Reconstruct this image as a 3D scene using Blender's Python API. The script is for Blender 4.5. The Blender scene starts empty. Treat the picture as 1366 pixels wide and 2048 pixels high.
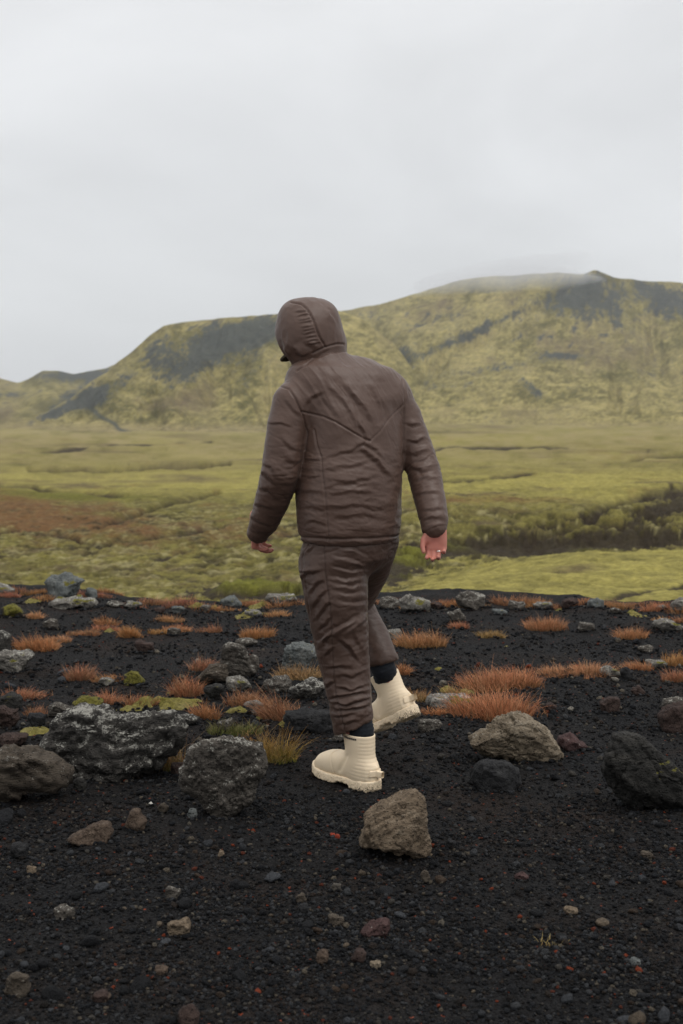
import bpy, bmesh, math, random
import numpy as np
from mathutils import Vector, Matrix

# ------------------------------------------------------------------ camera, sky, sun, exposure
SC = bpy.context.scene
COL = SC.collection
CAMZ, PITCH, FPX = 1.41, math.radians(5.0), 2560.0      # eye height, downward tilt, focal length in photo pixels
cam = bpy.data.cameras.new('camera')
cam.sensor_fit = 'VERTICAL'; cam.sensor_height = 36.0; cam.sensor_width = 24.0; cam.lens = 45.0
cam.clip_start = 0.05; cam.clip_end = 20000
cam.dof.use_dof = True; cam.dof.focus_distance = 4.75; cam.dof.aperture_fstop = 5.0
camo = bpy.data.objects.new('camera', cam); COL.objects.link(camo)
camo.location = (0, 0, CAMZ); camo.rotation_euler = (math.pi/2 - PITCH, 0, 0)
SC.camera = camo

SUN_EL, SUN_AZ = math.radians(63), math.radians(118)      # azimuth from +Y towards +X: right, a little behind the camera
world = bpy.data.worlds.new('World'); SC.world = world; world.use_nodes = True
wn, wl = world.node_tree.nodes, world.node_tree.links
wn.clear()
w_out = wn.new('ShaderNodeOutputWorld'); w_bg = wn.new('ShaderNodeBackground')
w_sky = wn.new('ShaderNodeTexSky'); w_sky.sky_type = 'NISHITA'; w_sky.sun_disc = False
w_sky.sun_elevation = SUN_EL; w_sky.sun_rotation = SUN_AZ
w_bg.inputs['Strength'].default_value = 0.11
w_tc = wn.new('ShaderNodeTexCoord'); w_sep = wn.new('ShaderNodeSeparateXYZ')
wl.new(w_tc.outputs['Generated'], w_sep.inputs[0])
# overcast deck: grey towards the horizon, brighter overhead (standard overcast sky), with soft drifting cloud
w_ramp = wn.new('ShaderNodeValToRGB')
r = w_ramp.color_ramp
r.elements[0].position = 0.0; r.elements[0].color = (0.318, 0.325, 0.334, 1)
r.elements[1].position = 1.0; r.elements[1].color = (0.80, 0.79, 0.78, 1)
e = r.elements.new(0.10); e.color = (0.345, 0.350, 0.356, 1)
e = r.elements.new(0.30); e.color = (0.364, 0.367, 0.371, 1)
e = r.elements.new(0.60); e.color = (0.56, 0.56, 0.56, 1)
wl.new(w_sep.outputs['Z'], w_ramp.inputs[0])
w_map = wn.new('ShaderNodeMapping'); w_map.inputs['Scale'].default_value = (1.3, 1.3, 2.8)
w_map.inputs['Rotation'].default_value = (0.12, 0.25, 0.0)
wl.new(w_tc.outputs['Generated'], w_map.inputs[0])
w_noi = wn.new('ShaderNodeTexNoise'); w_noi.inputs['Scale'].default_value = 1.9
w_noi.inputs['Detail'].default_value = 6; w_noi.inputs['Roughness'].default_value = 0.5
w_noi.inputs['Distortion'].default_value = 0.4
wl.new(w_map.outputs[0], w_noi.inputs['Vector'])
w_mr = wn.new('ShaderNodeMapRange'); w_mr.inputs[1].default_value = 0.3; w_mr.inputs[2].default_value = 0.7
w_mr.inputs[3].default_value = 0.87; w_mr.inputs[4].default_value = 1.10
wl.new(w_noi.outputs['Fac'], w_mr.inputs[0])
w_mul = wn.new('ShaderNodeVectorMath'); w_mul.operation = 'SCALE'
wl.new(w_ramp.outputs[0], w_mul.inputs[0]); wl.new(w_mr.outputs[0], w_mul.inputs['Scale'])
w_gain = wn.new('ShaderNodeVectorMath'); w_gain.operation = 'SCALE'; w_gain.inputs['Scale'].default_value = 20.6
wl.new(w_mul.outputs[0], w_gain.inputs[0])
w_mix = wn.new('ShaderNodeMix'); w_mix.data_type = 'RGBA'; w_mix.inputs[0].default_value = 0.94
wl.new(w_sky.outputs[0], w_mix.inputs[6]); wl.new(w_gain.outputs[0], w_mix.inputs[7])
wl.new(w_mix.outputs[2], w_bg.inputs['Color']); wl.new(w_bg.outputs[0], w_out.inputs['Surface'])

sun = bpy.data.lights.new('sun', 'SUN'); sun.energy = 1.2; sun.angle = math.radians(38); sun.color = (1.0, 0.97, 0.93)
suno = bpy.data.objects.new('sun', sun); COL.objects.link(suno)
sd = Vector((math.sin(SUN_AZ)*math.cos(SUN_EL), math.cos(SUN_AZ)*math.cos(SUN_EL), math.sin(SUN_EL)))
suno.rotation_euler = sd.to_track_quat('Z', 'Y').to_euler()
suno.location = (8, -8, 30)

SC.view_settings.view_transform = 'Standard'; SC.view_settings.look = 'None'
SC.view_settings.gamma = 1.0; SC.view_settings.exposure = 0.0; SC.view_settings.use_curve_mapping = False
SC.render.engine = 'CYCLES'
SC.cycles.use_denoising = True
SC.cycles.max_bounces = 6; SC.cycles.diffuse_bounces = 3; SC.cycles.volume_bounces = 0
SC.cycles.caustics_reflective = False; SC.cycles.caustics_refractive = False

# ------------------------------------------------------------------ helpers
rng = np.random.default_rng(7)
CP, SP = math.cos(PITCH), math.sin(PITCH)

def at(px, py, Y):
    """photo pixel -> world point at world depth Y"""
    a = (px - 683)/FPX; b = (1024 - py)/FPX
    dy = CP + b*SP; dz = -SP + b*CP
    return np.array([a*Y/dy, Y, CAMZ + dz*Y/dy])

def pix(P):
    """world points (n,3) -> photo pixels"""
    P = np.asarray(P, float)
    y = P[..., 1]; z = P[..., 2] - CAMZ
    d = y*CP - z*SP; v = y*SP + z*CP
    return 683 + FPX*P[..., 0]/d, 1024 - FPX*v/d

def rowz(row, Y):
    return CAMZ + Y*np.tan(np.arctan((1024 - row)/FPX) - PITCH)

def vnoise(P, seed=0):
    """value noise in -1..1"""
    P = np.asarray(P, np.float32)
    F = np.floor(P); f = P - F; I = F.astype(np.int32).view(np.uint32)
    f = f*f*f*(f*(f*6 - 15) + 10)
    p1, p2, p3 = np.uint32(374761393), np.uint32(668265263), np.uint32(2147483647)
    A0 = I[..., 0]*p1 + np.uint32((seed*974711) & 0xffffffff); A = (A0, A0 + p1)
    B0 = I[..., 1]*p2; B = (B0, B0 + p2); C0 = I[..., 2]*p3; C = (C0, C0 + p3)
    x, y, z = f[..., 0], f[..., 1], f[..., 2]
    def c(a, b, d):
        n = A[a] + B[b] + C[d]
        n ^= n >> np.uint32(13); n *= np.uint32(1274126177); n ^= n >> np.uint32(16); n *= np.uint32(2246822519); n ^= n >> np.uint32(15)
        return n.astype(np.float32)
    def l(a, b, t): return a + (b - a)*t
    r_ = l(l(l(c(0,0,0), c(1,0,0), x), l(c(0,1,0), c(1,1,0), x), y), l(l(c(0,0,1), c(1,0,1), x), l(c(0,1,1), c(1,1,1), x), y), z)
    return (r_*np.float32(2/4294967295.0) - 1).astype(np.float64)

def fbm(P, octv=4, seed=0, gain=0.5, lac=2.03):
    P = np.asarray(P, float); a, s, t = 1.0, 0.0, 0.0
    for o in range(octv):
        s = s + a*vnoise(P + 17.3*o, seed + o*31); t += a; a *= gain; P = P*lac
    return s/t*1.4

def n2(x, y, sx, sy, octv=4, seed=0, gain=0.5):
    return fbm(np.stack([x/sx, y/sy, np.zeros_like(x) + 0.37*seed], -1), octv, seed, gain)

def sstep(a, b, x):
    t = np.clip((x - a)/(b - a), 0, 1); return t*t*(3 - 2*t)

def mesh_np(name, V, F, smooth=True, col=None):
    V = np.ascontiguousarray(V, dtype=np.float32); F = np.ascontiguousarray(F, dtype=np.int32)
    me = bpy.data.meshes.new(name)
    n, k = F.shape
    me.vertices.add(len(V)); me.vertices.foreach_set('co', V.ravel())
    me.loops.add(n*k); me.loops.foreach_set('vertex_index', F.ravel())
    me.polygons.add(n)
    me.polygons.foreach_set('loop_start', np.arange(0, n*k, k, dtype=np.int32))
    me.polygons.foreach_set('loop_total', np.full(n, k, dtype=np.int32))
    me.polygons.foreach_set('use_smooth', np.full(n, smooth, dtype=bool))
    me.update(calc_edges=True); me.validate()
    if col is not None: set_col(me, col)
    return me

def set_col(me, col, name='tint'):
    a = me.color_attributes.new(name, 'FLOAT_COLOR', 'POINT')
    c = np.ones((len(me.vertices), 4), np.float32); c[:, :3] = col
    a.data.foreach_set('color', c.ravel())

def grid_faces(nr, nc, flip=False):
    i = np.arange((nr - 1)*(nc - 1)); r_, c_ = i//(nc - 1), i % (nc - 1)
    a = r_*nc + c_
    F = np.stack([a, a + 1, a + nc + 1, a + nc], -1)
    return F[:, ::-1] if flip else F

def add(name, me, mat=None, parent=None):
    o = bpy.data.objects.new(name, me); COL.objects.link(o)
    if mat is not None: me.materials.append(mat)
    if parent is not None: o.parent = parent
    return o

def tag(o, label=None, cat=None, group=None, kind=None):
    if label: o['label'] = label
    if cat: o['category'] = cat
    if group: o['group'] = group
    if kind: o['kind'] = kind
    return o

# ------------------------------------------------------------------ materials
def newmat(name, rough=0.85, spec=0.25):
    m = bpy.data.materials.new(name); m.use_nodes = True
    nt = m.node_tree; b = nt.nodes['Principled BSDF']
    b.inputs['Roughness'].default_value = rough
    b.inputs['Specular IOR Level'].default_value = spec
    return m, nt, b

def nd(nt, typ, **kw):
    n = nt.nodes.new(typ)
    for k, v in kw.items():
        if k in n.inputs.keys() if isinstance(k, str) else False: n.inputs[k].default_value = v
        else: setattr(n, k, v)
    return n

def noise_n(nt, scale, detail=5, rough=0.55, vec=None, dist=0.0):
    n = nt.nodes.new('ShaderNodeTexNoise'); n.inputs['Scale'].default_value = scale
    n.inputs['Detail'].default_value = detail; n.inputs['Roughness'].default_value = rough
    n.inputs['Distortion'].default_value = dist
    if vec is not None: nt.links.new(vec, n.inputs['Vector'])
    return n.outputs['Fac']

def ramp_n(nt, fac, stops, interp='LINEAR'):
    n = nt.nodes.new('ShaderNodeValToRGB'); cr = n.color_ramp; cr.interpolation = interp
    cr.elements[0].position = stops[0][0]; cr.elements[0].color = (*stops[0][1], 1)
    cr.elements[1].position = stops[-1][0]; cr.elements[1].color = (*stops[-1][1], 1)
    for p, c in stops[1:-1]:
        e = cr.elements.new(p); e.color = (*c, 1)
    nt.links.new(fac, n.inputs[0]); return n.outputs[0]

def mix_n(nt, fac, a, b, blend='MIX'):
    n = nt.nodes.new('ShaderNodeMix'); n.data_type = 'RGBA'; n.blend_type = blend
    for s, v in ((0, fac), (6, a), (7, b)):
        if isinstance(v, (int, float)): n.inputs[s].default_value = v
        elif isinstance(v, tuple): n.inputs[s].default_value = (*v, 1)
        else: nt.links.new(v, n.inputs[s])
    return n.outputs[2]

def math_n(nt, op, a, b=None):
    n = nt.nodes.new('ShaderNodeMath'); n.operation = op
    for s, v in ((0, a), (1, b)):
        if v is None: continue
        if isinstance(v, (int, float)): n.inputs[s].default_value = v
        else: nt.links.new(v, n.inputs[s])
    return n.outputs[0]

def mr_n(nt, v, a, b, c=0.0, d=1.0):
    n = nt.nodes.new('ShaderNodeMapRange'); nt.links.new(v, n.inputs[0])
    for i, x in enumerate((a, b, c, d)): n.inputs[i + 1].default_value = x
    return n.outputs[0]

def bump_n(nt, b, h, strength=0.5, dist=0.01):
    n = nt.nodes.new('ShaderNodeBump'); n.inputs['Strength'].default_value = strength
    n.inputs['Distance'].default_value = dist
    nt.links.new(h, n.inputs['Height']); nt.links.new(n.outputs[0], b.inputs['Normal']); return n

def ocoord(nt): return nt.nodes.new('ShaderNodeTexCoord').outputs['Object']
def gpos(nt): return nt.nodes.new('ShaderNodeNewGeometry').outputs['Position']
def tint(nt):
    n = nt.nodes.new('ShaderNodeVertexColor'); n.layer_name = 'tint'; return n.outputs[0]

def mat_terrain(name, scales, amp, bs, bd):
    m, nt, b = newmat(name, 0.95, 0.1)
    p = gpos(nt); f1 = noise_n(nt, scales[0], 6, 0.65, p); f2 = noise_n(nt, scales[1], 5, 0.6, p)
    f = math_n(nt, 'ADD', mr_n(nt, f1, 0.25, 0.75, 1 - amp, 1 + amp), mr_n(nt, f2, 0.25, 0.75, -amp*0.7, amp*0.7))
    g = nt.nodes.new('ShaderNodeVectorMath'); g.operation = 'SCALE'
    nt.links.new(tint(nt), g.inputs[0]); nt.links.new(f, g.inputs['Scale'])
    nt.links.new(g.outputs[0], b.inputs['Base Color'])
    bump_n(nt, b, f2, bs, bd); return m

def mat_gravel_ground():
    m, nt, b = newmat('black_scoria', 0.9, 0.12)
    p = gpos(nt)
    v = nt.nodes.new('ShaderNodeTexVoronoi'); v.inputs['Scale'].default_value = 130; nt.links.new(p, v.inputs['Vector'])
    v2 = nt.nodes.new('ShaderNodeTexVoronoi'); v2.inputs['Scale'].default_value = 55; nt.links.new(p, v2.inputs['Vector'])
    big = noise_n(nt, 1.3, 5, 0.6, p)
    base = ramp_n(nt, big, [(0.3, (0.0062, 0.0064, 0.0071)), (0.5, (0.0078, 0.0073, 0.0073)), (0.68, (0.0135, 0.0090, 0.0070))])
    sp = nt.nodes.new('ShaderNodeSeparateColor'); nt.links.new(v.outputs['Color'], sp.inputs[0])
    g = nt.nodes.new('ShaderNodeVectorMath'); g.operation = 'SCALE'
    nt.links.new(base, g.inputs[0]); nt.links.new(mr_n(nt, sp.outputs[0], 0, 1, 0.45, 1.7), g.inputs['Scale'])
    red = math_n(nt, 'GREATER_THAN', sp.outputs[1], 0.9975)
    c = mix_n(nt, red, g.outputs[0], (0.14, 0.032, 0.015))
    nt.links.new(c, b.inputs['Base Color'])
    h = math_n(nt, 'ADD', math_n(nt, 'MULTIPLY', v.outputs['Distance'], -1.0), math_n(nt, 'MULTIPLY', v2.outputs['Distance'], -1.6))
    bump_n(nt, b, h, 0.9, 0.008)
    return m

def mat_pebble(name, bright=1.0, fixed=None):
    m, nt, b = newmat(name, 0.85, 0.15)
    oi = nt.nodes.new('ShaderNodeObjectInfo')
    if fixed: c = ramp_n(nt, oi.outputs['Random'], [(0.0, tuple(x*.7 for x in fixed)), (1.0, tuple(x*1.35 for x in fixed))])
    else: c = ramp_n(nt, oi.outputs['Random'], [
        (0.0, (0.0065, 0.0070, 0.0085)), (0.28, (0.0125, 0.0138, 0.0165)), (0.48, (0.022, 0.0235, 0.027)), (0.57, (0.045, 0.047, 0.050)), (0.68, (0.0125, 0.0105, 0.0095)),
        (0.82, (0.026, 0.0195, 0.0155)), (0.885, (0.060, 0.055, 0.048)), (0.930, (0.105, 0.088, 0.066)), (0.955, (0.033, 0.022, 0.016)),
        (0.978, (0.10, 0.026, 0.014)), (0.987, (0.20, 0.040, 0.016)), (0.9915, (0.10, 0.088, 0.07)), (0.9965, (0.032, 0.033, 0.036)), (1.0, (0.25, 0.23, 0.20))], 'CONSTANT')
    if not fixed:                                            # a share of the coarser rubble is pale
        pa = nt.nodes.new('ShaderNodeAttribute'); pa.attribute_type = 'INSTANCER'; pa.attribute_name = 'pale'
        c = mix_n(nt, pa.outputs['Fac'], c, ramp_n(nt, oi.outputs['Random'], [(0, (.06, .05, .04)), (.5, (.15, .13, .10)), (1, (.30, .28, .24))]))
    o = ocoord(nt); f = noise_n(nt, 2.2, 6, 0.7, o)
    g = nt.nodes.new('ShaderNodeVectorMath'); g.operation = 'SCALE'
    nt.links.new(c, g.inputs[0]); nt.links.new(mr_n(nt, f, 0.25, 0.75, 0.5*bright, 1.5*bright), g.inputs['Scale'])
    nt.links.new(g.outputs[0], b.inputs['Base Color']); bump_n(nt, b, f, 0.7, 0.3)
    return m

def mat_rock(name, dark, mid, light, lichen=0.0, lcol=(0.36, 0.35, 0.31), moss=0.0, strata=0.0, scale=1.0):
    m, nt, b = newmat(name, 0.88, 0.2)
    o = ocoord(nt)
    mp = nt.nodes.new('ShaderNodeMapping'); mp.inputs['Rotation'].default_value = (0.25, 0.35, 0.0)
    mp.inputs['Scale'].default_value = (1, 1, 1 + 3.5*strata); nt.links.new(o, mp.inputs[0])
    f1 = noise_n(nt, 9*scale, 8, 0.68, mp.outputs[0], 0.3); f2 = noise_n(nt, 45*scale, 6, 0.7, mp.outputs[0])
    f = math_n(nt, 'ADD', math_n(nt, 'MULTIPLY', f1, 0.6), math_n(nt, 'MULTIPLY', f2, 0.4))
    c = ramp_n(nt, f, [(0.36, dark), (0.5, mid), (0.64, light)])
    v = nt.nodes.new('ShaderNodeTexVoronoi'); v.inputs['Scale'].default_value = 85*scale; nt.links.new(o, v.inputs['Vector'])
    pit = mr_n(nt, v.outputs['Distance'], 0.12, 0.34, 0.45, 1.0)
    g = nt.nodes.new('ShaderNodeVectorMath'); g.operation = 'SCALE'
    nt.links.new(c, g.inputs[0]); nt.links.new(pit, g.inputs['Scale']); c = g.outputs[0]
    ge = nt.nodes.new('ShaderNodeNewGeometry'); sx = nt.nodes.new('ShaderNodeSeparateXYZ'); nt.links.new(ge.outputs['Normal'], sx.inputs[0])
    if lichen > 0:
        l1 = noise_n(nt, 16*scale, 7, 0.75, o, 0.8); l2 = noise_n(nt, 110*scale, 5, 0.7, o)
        lf = math_n(nt, 'ADD', math_n(nt, 'MULTIPLY', l1, 0.58), math_n(nt, 'MULTIPLY', l2, 0.42))
        lf = math_n(nt, 'ADD', lf, math_n(nt, 'MULTIPLY', sx.outputs[2], 0.05*lichen + 0.02))
        lm = mr_n(nt, lf, 0.612 - 0.045*lichen, 0.655 - 0.045*lichen)
        c = mix_n(nt, math_n(nt, 'MULTIPLY', lm, 0.75), c, lcol)
    if moss > 0:
        q = noise_n(nt, 7*scale, 5, 0.6, o); qf = math_n(nt, 'ADD', q, math_n(nt, 'MULTIPLY', sx.outputs[2], 0.16))
        qm = mr_n(nt, qf, 0.72 - 0.18*moss, 0.76 - 0.18*moss)
        mc = ramp_n(nt, f2, [(0.35, (0.045, 0.042, 0.008)), (0.65, (0.15, 0.135, 0.025))])
        c = mix_n(nt, qm, c, mc)
    nt.links.new(c, b.inputs['Base Color'])
    h = math_n(nt, 'ADD', f, math_n(nt, 'MULTIPLY', pit, 0.25))
    bump_n(nt, b, h, 1.0, 0.035/scale)
    return m

def mat_fabric(name, c, rough=0.5, spec=0.35, sheen=0.15):
    m, nt, b = newmat(name, rough, spec)
    o = gpos(nt); f = noise_n(nt, 9, 4, 0.5, o)
    col = mix_n(nt, f, tuple(x*0.92 for x in c), tuple(x*1.08 for x in c))
    nt.links.new(col, b.inputs['Base Color'])
    b.inputs['Sheen Weight'].default_value = sheen*.4; b.inputs['Sheen Roughness'].default_value = 0.4
    w = noise_n(nt, 45, 5, 0.6, o); bump_n(nt, b, w, 0.22, 0.006)
    return m

def mat_grass(name='dry_grass'):
    m, nt, b = newmat(name, 0.75, 0.2)
    nt.links.new(tint(nt), b.inputs['Base Color'])
    b.inputs['Subsurface Weight'].default_value = 0.0
    return m

# ------------------------------------------------------------------ the black gravel ridge in front
def edge_y(x):
    return 9.15 + 0.22*np.sin(x*0.9 + 1.0) + 0.16*np.sin(x*2.3) + 0.5*sstep(-1.0, -2.6, x)

def G(x, y, fine=False):
    x = np.asarray(x, float); y = np.asarray(y, float)
    near = sstep(3.4, 6.5, y)
    z = 0.030*n2(x, y, 1.6, 1.6, 2, 3)*(0.35 + 0.9*near) + 0.012*n2(x, y, 0.45, 0.45, 2, 5)
    z = z - 0.022*near + 0.05*sstep(-0.9, -2.4, x)*sstep(6.5, 9.0, y)
    z = z + .030*n2(x, y, .35, .5, 3, 9)*sstep(7.6, 8.8, y)
    e = y - edge_y(x)
    z = z - 0.62*np.where(e > 0, e*e/(e + 0.5), 0)
    if fine:
        z = z + 0.006*n2(x, y, 0.11, 0.11, 3, 11) + 0.0035*n2(x, y, 0.03, 0.03, 2, 13)
    return z

def gz(x, y): return float(G(np.array([x]), np.array([y]))[0])

def on_ground(px, py):
    """where the sight line of a photo pixel meets the gravel (clamped just over the edge)"""
    Y = CAMZ/ max(0.05, math.tan(PITCH - math.atan((1024 - py)/FPX)))
    for _ in range(12):
        p = at(px, py, Y); g = gz(p[0], min(Y, 9.4))
        Y = 0.5*Y + 0.5*(CAMZ - g)/max(0.05, (CAMZ - p[2])/Y)
        Y = min(Y, 9.9)
    p = at(px, py, Y)
    return np.array([p[0], Y, gz(p[0], Y)])

t = np.linspace(-1, 1, 520); U = np.sign(t)*np.abs(t)**1.35*0.85
Yg = np.concatenate([np.linspace(-9, 1.6, 16), np.geomspace(1.72, 13.0, 440)])
uu, yy = np.meshgrid(U, Yg)
xx = uu*(np.maximum(yy, 0) + 2.6)*np.where(yy < 1.7, 1.0, 1.0)
zz = G(xx, yy, True)
ground = add('ground', mesh_np('ground', np.stack([xx, yy, zz], -1).reshape(-1, 3), grid_faces(len(Yg), len(U))), mat_gravel_ground())
tag(ground, 'black volcanic gravel ridge in the foreground', 'ground', kind='structure')

# ------------------------------------------------------------------ valley of moss behind the ridge
def seg_dist(px, py, pts, yscale=1.0):
    d = np.full(px.shape, 1e9)
    for (x0, y0), (x1, y1) in zip(pts[:-1], pts[1:]):
        dx, dy = x1 - x0, (y1 - y0)*yscale
        tt = np.clip(((px - x0)*dx + (py - y0)*yscale*dy)/(dx*dx + dy*dy + 1e-9), 0, 1)
        d = np.minimum(d, np.hypot(px - x0 - tt*dx, (py - y0)*yscale - tt*dy))
    return d

def blob(px, py, cx, cy, sx, sy, ang=0.0):
    a = math.radians(ang); dx, dy = px - cx, py - cy
    u = dx*math.cos(a) + dy*math.sin(a); v = -dx*math.sin(a) + dy*math.cos(a)
    return np.exp(-(u/sx)**2 - (v/sy)**2)

BLUE_SCREE = np.array([0.048, 0.056, 0.056]); PEAT = np.array([0.022, 0.017, 0.012])
MOSS_Y = np.array([0.235, 0.205, 0.058]); MOSS_O = np.array([0.098, 0.086, 0.026]); TAN = np.array([0.215, 0.175, 0.085])
RUST = np.array([0.120, 0.062, 0.026]); BROWN = np.array([0.082, 0.060, 0.036]); MOSS_G = np.array([0.120, 0.118, 0.020])

def lerp(a, b, m): return a + (b - a)*m[..., None]

Lk = np.array([9.0, 10.2, 12.5, 17, 23, 32, 45, 60, 80, 120, 180, 300, 500, 900, 2000, 9000])
Lr = np.array([1330, 1280, 1235, 1200, 1150, 1085, 1028, 988, 960, 925, 902, 884, 872, 862, 835, 812.0])
Rk = np.array([9.0, 10.0, 12.0, 16, 22, 24.5, 28, 31, 36, 45, 60, 80, 120, 200, 400, 700, 1000, 2000, 9000])
Rr = np.array([1330, 1250, 1212, 1150, 1106, 1125, 1138, 1112, 1012, 985, 950, 925, 902, 884, 868, 856, 845, 832, 812.0])
tu = np.linspace(-1, 1, 980); Uv = np.sign(tu)*np.abs(tu)**1.2*0.62
Yv = np.concatenate([np.geomspace(9.0, 13.5, 30), np.geomspace(13.6, 70, 330), np.geomspace(70.5, 1500, 110), np.geomspace(1600, 9000, 12)])
uu, yy = np.meshgrid(Uv, Yv); xx = uu*yy
lr = np.interp(np.log(yy), np.log(Lk), Lr); rr = np.interp(np.log(yy), np.log(Rk), Rr)
# the hummock on the right fades out towards the middle of the view
w = sstep(-0.02, 0.09, uu)
rr = rr + 78*(1 - sstep(.02, .20, uu)**.8)*np.exp(-((np.log(yy) - math.log(21.0))/.20)**2)
rowb = lr*(1 - w) + rr*w
zz = rowz(rowb, yy)
px0, py0 = 683 + FPX*uu/ (CP + SP*0.05), rowb
# relief: cushions near, hummocks further off
lump = n2(xx, yy, 1.1, 1.1, 4, 21); hum = n2(xx, yy, 7, 7, 3, 22); und = n2(xx, yy, 40, 30, 3, 23)
amp = sstep(9, 14, yy)
zz = zz + amp*(0.05*lump*sstep(90, 20, yy) + 0.12*hum*sstep(13, 40, yy)*sstep(400, 60, yy) + 0.7*und*sstep(50, 200, yy))
fine_l = 1 - 2.2*np.abs(n2(xx, yy, 0.24, 0.5, 3, 24, .6)) ; mid_l = 1 - 2.2*np.abs(n2(xx, yy, .8, 1.5, 3, 25, .5))
zz = zz + amp*(0.045*fine_l*sstep(75, 25, yy)*(1 - .6*sstep(0.0, .1, uu)*sstep(23.5, 21.5, yy)) + 0.05*mid_l*sstep(16, 24, yy)*sstep(120, 40, yy))
wx = px0 + 10*n2(px0, py0, 60, 20, 3, 31); wy = py0 + 4*n2(px0, py0, 50, 18, 3, 32)
cracks = [([(60,940),(150,938),(240,938),(330,931),(400,932),(450,929)], 3.2, .5), ([(190,1056),(220,1042),(280,1027),(350,1005),(385,997),(430,984)], 4.5, .45),
          ([(90,1070),(125,1075),(200,1092),(250,1082),(350,1072),(405,1056),(440,1052)], 4.5, .4), ([(-40,1082),(0,1070),(32,1060)], 4, .3),
          ([(300,1125),(420,1100),(520,1075),(590,1062)], 3.5, .2), ([(0,907),(120,900),(300,888),(420,882)], 2.2, .2),
          ([(1210,925),(1260,918),(1333,909),(1400,905)], 3.0, .4), ([(1060,1068),(1098,1056),(1183,1040),(1240,1046)], 6, .4),
          ([(1180,1030),(1195,1015),(1240,1000),(1300,985),(1390,972)], 7, .4), ([(880,960),(960,962),(1060,950)], 3, .2),
          ([(1220,1205),(1290,1190),(1366,1172),(1420,1160)], 4.5, .12), ([(830,905),(923,897),(1040,896),(1133,899)], 3.5, .2), ([(-60,965),(60,975),(160,985),(240,990)], 3.0, .25)]
dark = np.zeros_like(zz)
for pts, wd, dep in cracks:
    k = np.exp(-(seg_dist(wx, wy, pts, 2.2)/(wd*1.9))**2)*(0.85 + 0.6*n2(px0, py0, 30, 12, 3, 41))
    k = np.clip(k, 0, 1); dark = np.maximum(dark, k); zz = zz - dep*k*np.clip(yy/40, 0.3, 2.5)
V = np.stack([xx, yy, zz], -1)
# colours
a1 = n2(xx, yy, .45, .9, 5, 51, .7); a2 = n2(px0, py0, 170, 16, 4, 52, .55); a3 = n2(px0, py0, 40, 6, 5, 53, .66)
mixv = 0.46 + 0.34*a2 + 0.32*a3 + 0.50*a1*sstep(150, 20, yy) + .34*fine_l*sstep(75, 25, yy)
far = sstep(965, 890, py0)
C = lerp(np.broadcast_to(MOSS_O, V.shape), MOSS_Y*1.08, np.clip(mixv + 0.40*blob(px0, py0, 260, 962, 420, 22) + .35*blob(px0, py0, 1150, 958, 300, 26), 0, 1))
C = lerp(C, TAN, far*np.clip(0.6 + 0.8*a3, 0, 1)*0.8)
C = lerp(C, BROWN, np.clip(n2(px0, py0, 190, 8, 5, 54, .62)*1.7 - 0.30, 0, 1)*0.75*sstep(1015, 985, py0))
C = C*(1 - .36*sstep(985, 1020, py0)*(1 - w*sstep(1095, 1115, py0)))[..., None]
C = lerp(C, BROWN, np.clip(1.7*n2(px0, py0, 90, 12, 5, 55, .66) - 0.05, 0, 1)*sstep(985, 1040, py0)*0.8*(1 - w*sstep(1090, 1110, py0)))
red = np.clip(1.8*blob(px0, py0, 40, 1032, 290, 46, 6) + 0.7*blob(px0, py0, 540, 1050, 120, 26) + 0.6*blob(px0, py0, 900, 1000, 200, 14) + 0.75*n2(px0, py0, 70, 10, 5, 56, .62) - 0.28, 0, 1)
C = lerp(C, RUST*1.0, red*0.92)
mot = np.clip(1.5*n2(xx, yy, .38, .8, 4, 65, .72) + 1.1*n2(px0, py0, 70, 11, 4, 66, .62) - .05 - .30*fine_l, 0, 1)*sstep(975, 1040, py0)
C = lerp(C, np.array([.032, .026, .012]), mot*.85)
spk = np.clip(2.4*n2(xx, yy, .26, .5, 3, 67, .7) - .55 + .40*fine_l, 0, 1)*sstep(985, 1030, py0)
C = lerp(C, np.array([.27, .24, .115]), spk*.62*(1 - .75*red))
C = lerp(C, MOSS_G*0.75, np.clip(blob(px0, py0, 150, 992, 190, 9, 3)*1.2 + 0.4*a3, 0, 1)*sstep(970, 985, py0)*sstep(1010, 1000, py0)*0.8)
# hummock on the right: bright moss with thin brown streaks
hm = sstep(0.03, 0.10, uu)*sstep(23.5, 21.5, yy)
C = lerp(C, lerp(np.broadcast_to(MOSS_O*1.15, V.shape), MOSS_Y*1.1, np.clip(.60 + .60*a1 + .3*fine_l + .3*a3, 0, 1)), hm)
C = lerp(C, BROWN*1.2, hm*np.clip(blob(px0, py0, 1150, 1142, 70, 10, -6) + .55*n2(xx, yy, 1.4, 1.0, 4, 57) - .35, 0, 1)*.8)
# peat banks, dark brush in the gully
bank = np.clip(1.25*blob(px0, py0, 1345, 1005, 100, 26, -20) + 1.5*blob(px0, py0, 1230, 1080, 260, 24, -5) + .9*blob(px0, py0, 1150, 1030, 120, 8, -12) + 1.5*blob(px0, py0, 960, 1090, 190, 24, -5)
               + 1.2*blob(px0, py0, 800, 1150, 70, 26, -20) + 1.3*blob(px0, py0, 500, 1188, 160, 22) + 0.80*n2(px0, py0, 22, 7, 5, 58, .72) - 0.52, 0, 1)*(1 - hm)
C = lerp(C, PEAT*1.3, np.clip(bank*3.4, 0, 1)*.94)
tuf = np.clip(2.2*n2(xx, yy, 1.3, 1.3, 3, 59) - 0.15, 0, 1)*np.clip(bank*2, 0, 1)*np.clip(1.3*blob(px0, py0, 830, 1125, 70, 45) + 1.0*blob(px0, py0, 520, 1175, 110, 30) + .35*sstep(1070, 1100, py0), 0, 1)
C = lerp(C, MOSS_G, tuf*.9)
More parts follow.
